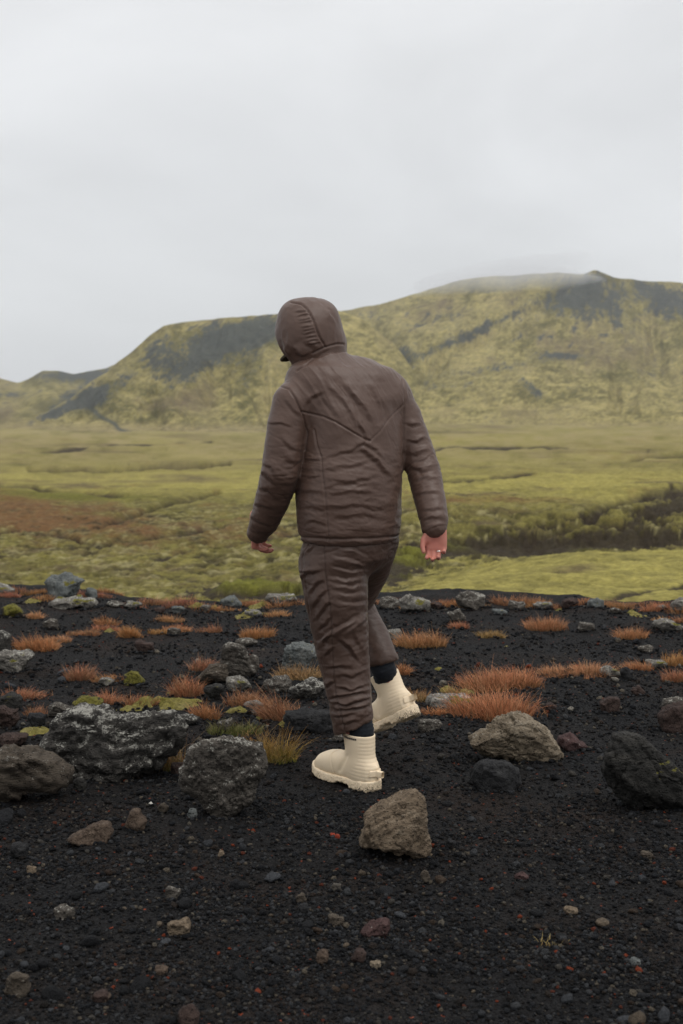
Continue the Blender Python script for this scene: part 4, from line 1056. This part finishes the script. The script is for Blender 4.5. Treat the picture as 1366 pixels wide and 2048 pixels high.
ROCKS = [  # label, x0, x1, y0, y1, material, strata
 ('craggy brown rock standing in the middle distance, tallest of its cluster', 428, 514, 1288, 1362, m_grey, .5), ('brown rock leaning on the tallest craggy rock from the left', 394, 462, 1328, 1372, m_brownr, .6),
 ('dark blue grey block at the foot of the craggy rocks', 404, 452, 1366, 1398, m_char, .2), ('pale lichen rock at the foot of the craggy rocks', 450, 502, 1352, 1382, m_pale, .3), ('brown lump touching the right side of the craggy rock', 492, 524, 1306, 1350, m_grey, .3),
 ('grey green boulder just left of the trouser leg', 554, 640, 1276, 1350, m_bluegrey, .6), ('dark lichen streaked slab beside the trouser knee', 572, 648, 1352, 1402, m_lichen, .9), ('flat brown rock behind the tall red grass', 526, 590, 1354, 1384, m_grey, .6),
 ('lichen covered stone between two red grass tufts', 486, 534, 1400, 1432, m_pale, .4), ('dark heap of clinker behind the planted boot', 560, 672, 1414, 1466, m_black, .4), ('grey pitted lump near the heap of clinker', 664, 690, 1468, 1484, m_grey, .2),
 ('tallest blue grey boulder on the far ridge edge', 92, 170, 1142, 1198, m_bluegrey, .3), ('small grey stone right of the tallest ridge boulder', 168, 196, 1174, 1200, m_bluegrey, .2), ('low flat slab under the tallest ridge boulder', 100, 196, 1196, 1216, m_pale, .4),
 ('long pale slab on the far ridge at the left edge', -30, 32, 1166, 1190, m_pale, .4), ('blue grey hump on the far ridge edge, left of the trousers', 440, 486, 1194, 1214, m_bluegrey, .2), ('pinkish heap on the far ridge edge beside the trousers', 530, 592, 1188, 1210, m_pale, .3),
 ('rounded grey rock on the far edge, just right of the trousers', 756, 802, 1190, 1222, m_grey, .3), ('wide knobbly grey rock on the far edge, right of the trousers', 796, 864, 1190, 1224, m_pale, .3), ('pointed grey brown boulder on the far ridge edge', 904, 974, 1183, 1220, m_grey, .2),
 ('round stone behind a small red tuft near the ridge edge', 894, 936, 1220, 1246, m_grey, .2), ('pale lichen slab left, below the dark square rock', -12, 76, 1300, 1342, m_pale, .5), ('dark square rock at the left edge behind the red grass', -22, 22, 1262, 1304, m_lichen, .5),
 ('lone dark rounded rock on open black gravel', 266, 310, 1280, 1306, m_redbrown, .3), ('red brown angular rock near the left edge', -18, 42, 1408, 1458, m_redbrown, .2), ('black rock next to the red brown angular one', 54, 96, 1420, 1456, m_black, .2),
 ('grey brown low rock behind the large layered rock', 94, 146, 1404, 1434, m_grey, .5), ('rock capped with bright yellow green moss', 142, 208, 1394, 1426, m_mossrock, .2), ('small dark mossy rock between grass tufts', 246, 292, 1340, 1372, m_mossrock, .2),
 ('grey slab at far left above the red brown rock', -20, 50, 1388, 1418, m_char, .4), ('whitish curved slab near the right edge', 1304, 1384, 1236, 1262, m_pale, .4), ('small brown arched stone in the right middle distance', 1154, 1192, 1244, 1264, m_grey, .4),
 ('black stone beside pale lichen crust on the right', 1240, 1270, 1334, 1364, m_black, .2), ('pale crusted stone left of the black one', 1198, 1248, 1332, 1352, m_pale, .5), ('long white crusted slab behind the lifted boot', 850, 950, 1388, 1416, m_pale, .6), ('low brown rock under the lifted boot', 832, 884, 1438, 1464, m_grey, .3),
 ('brown triangular stone half sunk in gravel on the right', 1198, 1248, 1396, 1426, m_redbrown, .2), ('rounded stone right of the orange grass clump', 1086, 1112, 1402, 1424, m_redbrown, .2), ('dark reddish low stone in gravel on the right', 1260, 1290, 1372, 1392, m_redbrown, .2),
 ('white thin slab between red tufts at right', 1290, 1334, 1318, 1336, m_pale, .4), ('grey brown low stones left of the lone rock', 84, 120, 1238, 1258, m_grey, .2), ('white lichen stone left of the wide red tuft', 768, 806, 1258, 1282, m_pale, .3), ('grey stone at the ridge edge by the right border', 1340, 1400, 1196, 1222, m_pale, .3),
 ('dark low stone beside the small tuft at left', 0, 48, 1208, 1236, m_mossrock, .3), ('brown low rock among the left red tufts', 470, 520, 1276, 1294, m_grey, .3), ('grey low rock under the row of red tufts', 330, 362, 1254, 1272, m_grey, .3),
 ('tan lozenge stone lying alone in the foreground', 330, 388, 1838, 1872, m_tan, .2), ('grey tan cobble above the tan lozenge stone', 328, 366, 1773, 1800, m_grey, .1), ('grey pointed cobble at lower left', 104, 152, 1810, 1838, m_grey, .2),
 ('brown cobble at the bottom left corner', 10, 66, 1944, 1992, m_brownr, .3), ('dark cobble cut by the bottom edge', 354, 402, 2002, 2060, m_redbrown, .1), ('dark brown cobble left of the bottom edge one', 182, 222, 1976, 2008, m_redbrown, .1), ('brown flat cobble in the lower foreground', 308, 342, 1928, 1950, m_knob, .2),
 ('upright brown pebble in the lower middle', 632, 658, 1896, 1930, m_knob, .1), ('pinkish grey stone amid dark pebbles, lower middle', 722, 786, 1836, 1872, m_red, .2), ('pale brown pebble left of the pinkish grey stone', 654, 690, 1826, 1858, m_brownr, .1), ('bright tan chip below the pinkish grey stone', 736, 764, 1920, 1938, m_tan2, .1),
 ('flat dull red stone right of the tan wedge', 1028, 1058, 1744, 1762, m_red, .1), ('slim grey brown stone below the tan wedge', 840, 862, 1738, 1766, m_brownr, .3), ('black round cobble beside the tan wedge', 886, 914, 1678, 1700, m_black, .1), ('tan flat chip at lower right', 1124, 1156, 1812, 1828, m_tan, .2),
 ('grey pebble between the brown cinder and the knobbly grey rock', 372, 396, 1614, 1640, m_bluegrey, .1), ('buff pebble next to the white one', 312, 340, 1606, 1626, m_brownr, .1), ('tan pebble near the left edge in the foreground', 52, 74, 1730, 1750, m_tan, .1),
 ('grey brown cobble right of the foreground middle', 1278, 1306, 1702, 1722, m_brownr, .1), ('blue grey chip in the gravel at lower right', 1258, 1284, 1914, 1934, m_bluegrey, .1), ('blue grey angular shard below the rounded brown boulder', 144, 174, 1556, 1586, m_char, .2), ('dark blocky stone between grass and the knobbly grey rock', 340, 372, 1520, 1552, m_redbrown, .2),
 ('dark wide stone in gravel left of the foreground', 18, 58, 1684, 1718, m_black, .2), ('dark grey cobble in the gravel cluster, lower middle', 594, 624, 1806, 1830, m_black, .1), ('olive grey cobble in the gravel cluster, lower middle', 590, 616, 1786, 1808, m_brownr, .1), ('pale cobble at the end of the gravel cluster', 660, 684, 1764, 1784, m_grey, .1), ('orange brown pebble in the open foreground', 432, 450, 1698, 1714, m_tan, .1), ('bright white pebble left of the knobbly grey rock', 296, 307, 1604, 1614, m_white, .1),
 ('brown grey stone in the bottom left quarter', 186, 222, 1984, 2006, m_knob, .1), ('tan pebble in the gravel left of the lozenge', 290, 300, 1798, 1806, m_tan2, .1), ('dull olive stone right of bottom middle', 700, 736, 1894, 1926, m_redbrown, .1),
 ('dark rubble piece at the right end of the large layered rock', 372, 402, 1486, 1514, m_redbrown, .2), ('grey rubble piece behind the top of the knobbly grey rock', 428, 470, 1438, 1464, m_grey, .3), ('dark flat slab between the moss bank and the layered rock', 344, 396, 1428, 1450, m_lichen, .5), ('brown flat slab near the left border behind the rounded boulder', -6, 60, 1462, 1492, m_redbrown, .5), ('pale broken slab right of the spiky red clump', 196, 230, 1354, 1370, m_pale, .3), ('grey broken slab above the black stone on the right', 1276, 1312, 1290, 1306, m_grey, .3)]
r3 = np.random.default_rng(41)
for k, cx_ in enumerate([232, 268, 318, 356, 412, 506, 868, 1000, 1032, 1086, 1138, 1192, 1232, 1322]):
    w_ = r3.uniform(18, 40); yb_ = 1222 + r3.uniform(-8, 12) - (14 if cx_ < 300 else 0)
    ROCKS.append(('%s low stone %s along the far gravel edge' % ('first second third fourth fifth sixth first second third fourth fifth sixth seventh eighth'.split()[k], 'counting from the tallest ridge boulder' if k < 6 else 'right of the trousers'), cx_ - w_/2, cx_ + w_/2, yb_ - w_*r3.uniform(.35, .6), yb_, [m_grey, m_pale, m_redbrown, m_bluegrey][k % 4], .3))
for k, (lab, x0, x1, y0, y1, m_, st_) in enumerate(ROCKS):
    big = (x1 - x0)
    rock('rock' if big > 34 else 'pebble', lab, box_poly(x0, x1, y0, y1, 300 + k), m_, 300 + k*7, 5 if big > 50 else (4 if big > 22 else 3), .8, 1.1, st_, cat='rock' if big > 34 else 'pebble')
for (x0, x1, y0, y1) in ((658, 670, 1664, 1676), (669, 681, 1667, 1682)):
    rock('pebble', 'bright red scoria pebble, %s of a touching pair' % ('left' if x0 < 665 else 'right'), box_poly(x0, x1, y0, y1, x0), m_scoria, x0, 3, .9, 1.3, cat='pebble')

# ------------------------------------------------------------------ moss cushions
m_moss, nt, b = newmat('yellow_moss', .95, .1)
o_ = gpos(nt); f1 = noise_n(nt, 60, 6, .7, o_); f2 = noise_n(nt, 9, 4, .6, o_)
nt.links.new(mix_n(nt, mr_n(nt, f2, .35, .7), ramp_n(nt, f1, [(.35, (.050, .045, .010)), (.65, (.185, .160, .035))]), ramp_n(nt, f1, [(.35, (.09, .075, .028)), (.65, (.235, .205, .085))])), b.inputs['Base Color'])
bump_n(nt, b, f1, 1.0, .012)
MOSS = [('long pale moss bank behind the large layered rock', 222, 408, 1386, 1424), ('moss patch at the foot of the craggy rocks', 325, 352, 1376, 1392), ('moss mat left of the dark blue block', 440, 500, 1414, 1426), ('yellow moss strip in front of the ridge edge, left', 460, 540, 1222, 1236), ('moss cushion on the far edge left of the trousers', 490, 560, 1206, 1216),
        ('thin moss strip below the blue grey hump', 370, 440, 1208, 1218), ('moss ribbon behind the lifted boot', 876, 960, 1372, 1388), ('second moss ribbon nearer than the first behind the boot', 866, 914, 1388, 1402), ('yellow moss cushion near the right ridge edge', 1256, 1304, 1218, 1234), ('dark yellow moss near the black rock at left', 20, 100, 1448, 1470),
        ('moss speck in open gravel on the right', 1012, 1024, 1288, 1296), ('moss tuft on gravel right of the lifted boot', 872, 890, 1332, 1342), ('moss strip under the left row of tufts', 190, 226, 1256, 1266), ('low moss cushion at far left of the ridge', 40, 80, 1196, 1206), ('moss cushion by the dark stone on the left', 18, 44, 1218, 1232), ('moss edge at the foot of the black stone on the right', 1226, 1246, 1348, 1362), ('moss by the lifted boot heel', 830, 858, 1408, 1426), ('moss at the foot of the clinker heap', 546, 580, 1440, 1452), ('pale moss on the ridge edge far right', 1110, 1132, 1212, 1222), ('yellow green moss beside the planted boot heel tuft', 500, 530, 1424, 1440)]
def moss_mat(lab, x0, x1, y0, y1, seed):
    A = on_ground((x0 + x1)/2, y1); Bk = on_ground((x0 + x1)/2, y0 + .35*(y1 - y0)); Y = (A[1] + Bk[1])/2; cx = ((x0 + x1)/2 - 683)/FPX*Y
    rx = (x1 - x0)/2*Y/FPX; ry = max((Bk[1] - A[1])/2, .25*rx); h_ = min(.045, .22*rx + .008)
    nr, na_ = 22, 64; rr_, aa = np.meshgrid(np.linspace(0, 1.12, nr), np.linspace(0, 2*math.pi, na_, endpoint=False), indexing='ij')
    ux, uy = rr_*np.cos(aa), rr_*np.sin(aa)
    lim = 1 + .38*fbm(np.stack([np.cos(aa)*1.6, np.sin(aa)*1.6, aa*0 + seed], -1), 4, seed)
    X, Y_ = cx + ux*rx*lim, Y + uy*ry*lim
    lum = fbm(np.stack([X*16, Y_*16, X*0], -1), 4, seed + 1, .6)
    prof = np.clip(1 - rr_**2.2, -.4, 1)
    Z = G(X, Y_) + h_*prof*(.75 + .7*lum) - .008 + .004*lum
    V = np.stack([X, Y_, Z], -1).reshape(-1, 3); O = np.array([cx, Y, gz(cx, Y)])
    i, j = np.meshgrid(np.arange(nr - 1), np.arange(na_), indexing='ij'); i, j = i.ravel(), j.ravel(); j2 = (j + 1) % na_
    F = np.stack([i*na_ + j, (i + 1)*na_ + j, (i + 1)*na_ + j2, i*na_ + j2], 1)
    o = add('moss_cushion', mesh_np('moss_cushion', V - O, F), m_moss); o.location = O
    return tag(o, lab, 'moss')
for k, (lab, x0, x1, y0, y1) in enumerate(MOSS): moss_mat(lab, x0, x1, y0, y1, 700 + k)

# ------------------------------------------------------------------ grass tufts
m_grass = mat_grass()
RED_T = (np.array([.42, .165, .085]), np.array([.17, .078, .032])); ORG_T = (np.array([.50, .220, .095]), np.array([.20, .096, .035]))
GRN_T = (np.array([.36, .16, .05]), np.array([.10, .12, .022])); TAN_T = (np.array([.40, .22, .09]), np.array([.20, .15, .05]))
def tuft(label, x0, x1, y0, y1, n, pal, seed, lean=0.0, group=None, spread=.55):
    """clump of thin blades rooted over a small patch; y0 is the tips' row, y1 the roots' row"""
    r_ = np.random.default_rng(seed); cx = (x0 + x1)/2
    B = on_ground(cx, y1 - 1); Y = B[1]; sc = Y/FPX
    W = (x1 - x0)*sc; H = (y1 - y0)*sc*.95; dep = min(W*.30, .16)
    K_ = 4; Vs, Fs, Cs = [], [], []
    tip, root = (c_*r_.uniform(.78, 1.15)*np.array([1, r_.uniform(.86, 1.16), r_.uniform(.8, 1.25)]) for c_ in pal)
    spread = spread*r_.uniform(.7, 1.5); lean = lean + r_.normal(0, .22)
    # overlapping domes make the outline uneven; blades fan outwards
    nc = max(2, int(W/.16)); ccx = (np.linspace(-.5, .5, nc + 2)[1:-1] + r_.normal(0, .06, nc))*W; ccy = r_.uniform(-.2, .8, nc)*dep; ch = r_.uniform(.62, 1.08, nc); cr = W/nc*r_.uniform(.75, 1.1, nc)
    ci = r_.integers(0, nc, n)
    th = r_.uniform(0, 2*math.pi, n); rad = np.sqrt(r_.random(n))*1.05
    bx = ccx[ci] + np.cos(th)*rad*cr[ci]*.72; by = ccy[ci] + np.sin(th)*rad*np.minimum(cr[ci]*.6, dep)
    loose = r_.random(n) < .22; bx = np.where(loose, np.clip(r_.normal(0, .28, n), -.56, .56)*W, bx)
    hgt = H*ch[ci]*(1 - .38*rad**2)*(.22 + .95*r_.random(n)**1.3); hgt = np.where(loose, hgt*.6, hgt)
    az = r_.uniform(0, 2*math.pi, n); bend = np.abs(r_.normal(0, spread, n))
    ox = np.cos(az)*bend + np.cos(th)*rad*.85 + lean; oy = np.sin(az)*bend*.8 + np.sin(th)*rad*.8
    wd = r_.uniform(.0005, .00105, n)*(1 + Y*.10)
    gx, gy = B[0] + bx, B[1] + by; gzv = G(gx, gy) - .004
    col_j = (r_.uniform(.55, 1.35, n)*np.where(r_.random(n) < .2, .55, 1))[:, None]; tipm = r_.uniform(0, .25, n)[:, None]
    wig = r_.normal(0, .035, n); tall = r_.random(n) < .05; hgt = np.where(tall, hgt*1.45, hgt)
    pale = (tall | (r_.uniform(0, 1, n) < .16))[:, None]
    for i in range(K_ + 1):
        s_ = i/K_
        px_ = gx + ox*hgt*.62*s_**1.6 + wig*np.sin(s_*3 + az)*hgt; py_ = gy + oy*hgt*.62*s_**1.6; pz_ = gzv + hgt*(s_ - .30*bend*s_**2.2)
        ww = wd*(1 - .85*s_); tx, ty = np.sin(az), -np.cos(az)
        wx_, wy_ = ww*(.75 + .25*np.abs(tx)), ww*ty*.5
        c = (root*(1 - s_**.8) + tip*s_**.8)*col_j + tipm*s_*np.array([.25, .16, .08]); c = np.where(pale, c*.6 + np.array([.22, .17, .09])*.5, c)
        Vs += [np.stack([px_ - wx_, py_ - wy_, pz_], 1), np.stack([px_ + wx_, py_ + wy_, pz_], 1)]; Cs += [c, c]
    V = np.stack(Vs, 1).reshape(-1, 3); C = np.stack(Cs, 1).reshape(-1, 3)
    b0 = np.arange(n)*(2*(K_ + 1))
    F = np.concatenate([np.stack([b0 + 2*i, b0 + 2*i + 1, b0 + 2*i + 3, b0 + 2*i + 2], 1) for i in range(K_)])
    O = np.array([B[0], B[1], B[2]])
    o = add('grass_tuft', mesh_np('grass_tuft', V - O, F, True, C), m_grass); o.location = O
    return tag(o, label, 'grass', group)

TUFTS = [  # label, x0, x1, tip row, root row, blades, palette
 ('green based grass clump in front of the large layered rock', 286, 384, 1452, 1538, 240, GRN_T), ('green and orange grass clump behind the knobbly grey rock', 492, 586, 1420, 1526, 420, GRN_T), ('tall red grass clump beside the trouser shin', 524, 612, 1366, 1440, 420, RED_T),
 ('pale green grass clump left of the knobbly grey rock top', 424, 520, 1434, 1466, 300, (np.array([.22,.19,.07]), np.array([.10,.12,.03]))), ('red grass behind the lichen covered stone', 448, 540, 1372, 1412, 300, RED_T), ('red brown wispy clump above the large layered rock', 380, 436, 1396, 1440, 240, RED_T),
 ('big orange grass clump behind the pale tan pointed stone', 918, 1086, 1366, 1434, 900, ORG_T), ('wide orange grass bed in the right middle distance', 925, 1078, 1304, 1374, 1300, ORG_T), ('long row of orange grass on the right', 1092, 1236, 1312, 1352, 900, ORG_T), ('orange grass at the right end of the long row', 1250, 1306, 1306, 1342, 350, ORG_T), ('red grass at the right border, upper one', 1322, 1390, 1292, 1330, 400, ORG_T), ('red grass at the right border, lower one', 1326, 1396, 1322, 1362, 400, RED_T),
 ('low orange grass right beside the lifted boot heel', 846, 896, 1406, 1430, 200, ORG_T), ('small orange grass between sock and the white slab', 786, 822, 1316, 1350, 260, ORG_T), ('sparse grass behind the lifted boot', 812, 868, 1358, 1402, 160, TAN_T), ('sparse pinkish grass above the white crusted slab', 880, 930, 1350, 1392, 120, TAN_T),
 ('wide round orange tuft right of the legs', 798, 886, 1246, 1294, 900, ORG_T), ('small pale tuft on open gravel', 962, 1012, 1250, 1276, 300, TAN_T), ('red tuft under the round ridge stone', 898, 936, 1232, 1258, 400, ORG_T), ('thick red tuft below the right ridge edge', 1058, 1132, 1222, 1260, 800, RED_T), ('orange tuft in the right distance beside pebbles', 1238, 1296, 1248, 1278, 450, ORG_T), ('small red tuft in the right corner by the pale slab', 1348, 1384, 1222, 1246, 200, RED_T), ('tiny orange sprig on gravel below the long row', 1166, 1190, 1344, 1360, 60, ORG_T), ('orange bits beside the yellow cushion on the right', 1300, 1338, 1228, 1242, 120, ORG_T),
 ('wide red tuft in the left distance', 34, 114, 1266, 1300, 900, RED_T), ('red grass row right of the wide left tuft', 100, 140, 1260, 1284, 300, ORG_T), ('round orange tuft in the left middle distance', 236, 284, 1244, 1276, 600, ORG_T), ('thin red grass behind the round orange tuft', 186, 236, 1240, 1262, 260, RED_T), ('round orange tuft left of the trousers', 484, 542, 1244, 1276, 600, ORG_T),
 ('red spiky clump in the left middle distance', 136, 190, 1322, 1362, 380, RED_T), ('red grass trailing right of the spiky clump', 184, 246, 1336, 1366, 300, RED_T), ('red grass at the left edge by the grey slab', 0, 92, 1370, 1402, 420, RED_T), ('red spiky clump right of the mossy rock', 186, 246, 1372, 1410, 300, RED_T), ('red spiky clump behind the moss bank', 250, 312, 1372, 1412, 320, RED_T), ('red sprigs between the black rock and the low grey one', 50, 100, 1394, 1432, 140, RED_T),
 ('tall red clump left of the craggy rocks', 334, 402, 1338, 1392, 420, RED_T), ('red clump leaning on the craggy rock', 378, 432, 1298, 1342, 360, RED_T), ('pale orange clump in front of the grey green boulder', 550, 640, 1312, 1358, 420, TAN_T), ('orange tuft left of the ridge boulder', 8, 40, 1176, 1196, 260, RED_T), ('small tuft by the dark low stone at left', 48, 84, 1216, 1238, 300, ORG_T), ('tuft beside the moss strip, left row', 140, 200, 1252, 1270, 260, ORG_T),
 ('orange tuft on yellow moss left of the trousers', 530, 586, 1214, 1234, 300, ORG_T), ('low red tuft right end of the left row', 396, 442, 1246, 1266, 220, RED_T), ('flat red tuft in the middle of the left row', 326, 380, 1240, 1264, 400, ORG_T), ('flat red tuft above the left row', 310, 366, 1224, 1244, 300, ORG_T), ('red tuft beside the dark lone stone, left distance', 190, 240, 1226, 1250, 200, RED_T), ('red tuft on the ridge left of the small grey stone', 300, 340, 1250, 1268, 200, ORG_T),
 ('sparse dry sprig lying in the lower right gravel', 1072, 1130, 1850, 1888, 34, (np.array([.42,.32,.12]), np.array([.24,.15,.05]))), ('thin straw sprig by the knobbly grey rock', 470, 520, 1440, 1475, 40, TAN_T)]
for k, (lab, x0, x1, y0, y1, n, pal) in enumerate(TUFTS):
    tuft(lab, x0, x1, y0, y1, int(n*2.1) if n > 100 else n, pal, 900 + k, group=None, spread=.9 if 'lying' in lab else .80)
r2 = np.random.default_rng(99)
ORD = 'first second third fourth fifth sixth seventh eighth ninth tenth eleventh twelfth thirteenth fourteenth fifteenth sixteenth seventeenth'.split()
nl = nr_ = 0
for k in range(34):
    cx = -30 + k*43 + r2.uniform(-14, 14)
    if 600 < cx < 745: continue
    yb = 1212 + r2.uniform(-6, 12) - (22 if cx < 230 else 0); h_ = r2.uniform(12, 24); w_ = r2.uniform(48, 86)
    if cx < 683: lab = ORD[nl] + ' low grass tuft from the left border along the far gravel edge'; nl += 1
    else: lab = ORD[nr_] + ' low grass tuft right of the trousers along the far gravel edge'; nr_ += 1
    tuft(lab, cx - w_/2, cx + w_/2, yb - h_, yb, 520, ORG_T if r2.random() < .5 else RED_T, 1200 + k, group='grass tufts along the ridge edge')

# ------------------------------------------------------------------ loose pebbles, then the gravel itself
m_peb = mat_pebble('cinder_pebble', 1.0)
PCOL = [('black', (.013, .0135, .015), 120), ('blue grey', (.045, .048, .053), 70), ('brown', (.045, .031, .022), 40), ('tan', (.115, .090, .065), 22), ('rust red', (.11, .03, .017), 18)]
PM = [mat_pebble('cinder_pebble', 1.0, c) for _, c, _ in PCOL]; PEB = []; PEBC = {}
for k in range(9):
    D, F = ICO[2]; f = facet(D, 40 + k, 10, .62, 1.0, .04)
    V = D*f[:, None]*np.array([1, .85, .7]) ; V = V*(1 + .10*fbm(V*2.4, 3, k))[:, None]
    me = mesh_np('pebble', V, F, True); PEB.append(me)
for q, m_ in enumerate(PM):
    for k in range(9):
        me = PEB[k].copy(); me.materials.append(m_); PEBC[q, k] = me
kinds = sum([[q]*n_ for q, (_, _, n_) in enumerate(PCOL)], [])
boxes = [(x0 - 6, x1 + 6, y0, y1 + 8) for _, x0, x1, y0, y1, _, _ in ROCKS] + [(86,380,1417,1558),(-60,147,1495,1602),(363,537,1465,1632),(716,867,1583,1718),(930,1126,1416,1523),(937,1044,1517,1582),(1202,1380,1460,1622),(632,770,1480,1580)]
cnt = 0
while cnt < len(kinds):
    px_, py_ = r2.uniform(-20, 1386), 1230 + (2060 - 1230)*r2.random()**.75
    if any(a < px_ < b and c < py_ < d for a, b, c, d in boxes): continue
    p = on_ground(px_, py_); s_ = (.0075 + .009*r2.random()**2.2 + .012*(r2.random() < .08))*(.7 + .13*p[1])
    q = kinds[cnt]; o = bpy.data.objects.new('pebble', PEBC[q, int(r2.integers(0, 9))]); s_ *= (1.15, 1, .85, .7, .5)[q]; COL.objects.link(o)
    o.location = (p[0], p[1], p[2] + s_*.25); o.scale = (s_*r2.uniform(.8, 1.3), s_*r2.uniform(.8, 1.2), s_*r2.uniform(.7, 1.1)); o.rotation_euler = (r2.uniform(-.5, .5), r2.uniform(-.5, .5), r2.uniform(0, 6.28))
    tag(o, 'small loose %s cinder pebble lying on the black gravel' % PCOL[q][0], 'pebble', 'loose %s pebbles on the gravel' % PCOL[q][0]); cnt += 1

NG = 210000
gu = rng.uniform(-.42, .42, NG); grow = 1195 + (2260 - 1195)*rng.random(NG)**.88
gY = CAMZ/np.tan(PITCH - np.arctan((1024 - grow)/FPX)); gX = gu*(gY + .3)
gX += .02*rng.normal(size=NG); gS = (.0019 + .0056*rng.random(NG)**3.2 + .009*(rng.random(NG) < .025)*rng.random(NG))*(.60 + .17*gY)
nb_ = 5200; gS[:nb_] = (.006 + .016*rng.random(nb_)**3)*np.where(gY[:nb_] > 5.0, 1, .55)*(rng.random(nb_) < np.where(gY[:nb_] > 5.0, 1, .35)) + .003
gP = np.zeros(NG); gP[:nb_] = (rng.random(nb_) < .20)*(gY[:nb_] > 5.2)
clus = sstep(-.35, .5, n2(gX, gY, .5, .35, 3, 77)); keep = rng.random(NG) < .35 + .65*clus
keep &= gY < edge_y(gX) + .6
ex, ey, es = [], [], []
for B_, w_ in BASES:                                        # grit banked up against the stones
    k_ = int(np.clip(w_*420, 14, 130)); a_ = rng.uniform(math.pi*1.02, math.pi*1.98, k_); q_ = rng.uniform(.9, 1.25, k_)
    ex.append(B_[0] + np.cos(a_)*w_*.52*q_); ey.append(B_[1] + .16*w_ + np.sin(a_)*w_*.24*q_); es.append((.003 + .007*rng.random(k_)**2)*(.6 + .13*B_[1]))
gP = np.concatenate([gP[keep], np.zeros(sum(len(q) for q in ex))]); gX, gY, gS = np.concatenate([gX[keep]] + ex), np.concatenate([gY[keep]] + ey), np.concatenate([gS[keep]] + es); gZ = G(gX, gY, True)
gm = bpy.data.meshes.new('gravel'); gm.vertices.add(len(gX)); gm.vertices.foreach_set('co', np.stack([gX, gY, gZ + gS*.3], 1).astype(np.float32).ravel())
at_ = gm.attributes.new('size', 'FLOAT', 'POINT'); at_.data.foreach_set('value', gS.astype(np.float32)); ap_ = gm.attributes.new('pale', 'FLOAT', 'POINT'); ap_.data.foreach_set('value', gP.astype(np.float32)); gm.update()
gravel = add('gravel', gm); tag(gravel, 'fine black cinder gravel covering the ridge', 'gravel', kind='stuff')
src = bpy.data.collections.new('gravel_grains')
for k in range(6):
    D, F = ICO[1]; f = facet(D, 80 + k, 8, .55, 1.0, .05); V = D*f[:, None]*np.array([1, .85, .68]); V = V*(1 + .12*fbm(V*2, 2, k))[:, None]
    me = mesh_np('grain', V, F, k % 2 == 0); me.materials.append(m_peb); src.objects.link(bpy.data.objects.new('grain', me))
ng = bpy.data.node_groups.new('scatter_gravel', 'GeometryNodeTree')
ng.interface.new_socket('Geometry', in_out='INPUT', socket_type='NodeSocketGeometry'); ng.interface.new_socket('Geometry', in_out='OUTPUT', socket_type='NodeSocketGeometry')
gi = ng.nodes.new('NodeGroupInput'); go = ng.nodes.new('NodeGroupOutput'); mp = ng.nodes.new('GeometryNodeMeshToPoints'); ip = ng.nodes.new('GeometryNodeInstanceOnPoints')
ci = ng.nodes.new('GeometryNodeCollectionInfo'); ci.inputs['Collection'].default_value = src; ci.inputs['Separate Children'].default_value = True; ci.inputs['Reset Children'].default_value = True
na = ng.nodes.new('GeometryNodeInputNamedAttribute'); na.data_type = 'FLOAT'; na.inputs['Name'].default_value = 'size'
rv = ng.nodes.new('FunctionNodeRandomValue'); rv.data_type = 'FLOAT_VECTOR'; rv.inputs[0].default_value = (-.6, -.6, 0); rv.inputs[1].default_value = (.6, .6, 6.28)
L = ng.links.new
L(gi.outputs[0], mp.inputs['Mesh']); L(mp.outputs[0], ip.inputs['Points']); L(ci.outputs[0], ip.inputs['Instance']); ip.inputs['Pick Instance'].default_value = True
L(rv.outputs[0], ip.inputs['Rotation']); L(na.outputs[0], ip.inputs['Scale']); L(ip.outputs[0], go.inputs[0])
md = gravel.modifiers.new('scatter', 'NODES'); md.node_group = ng
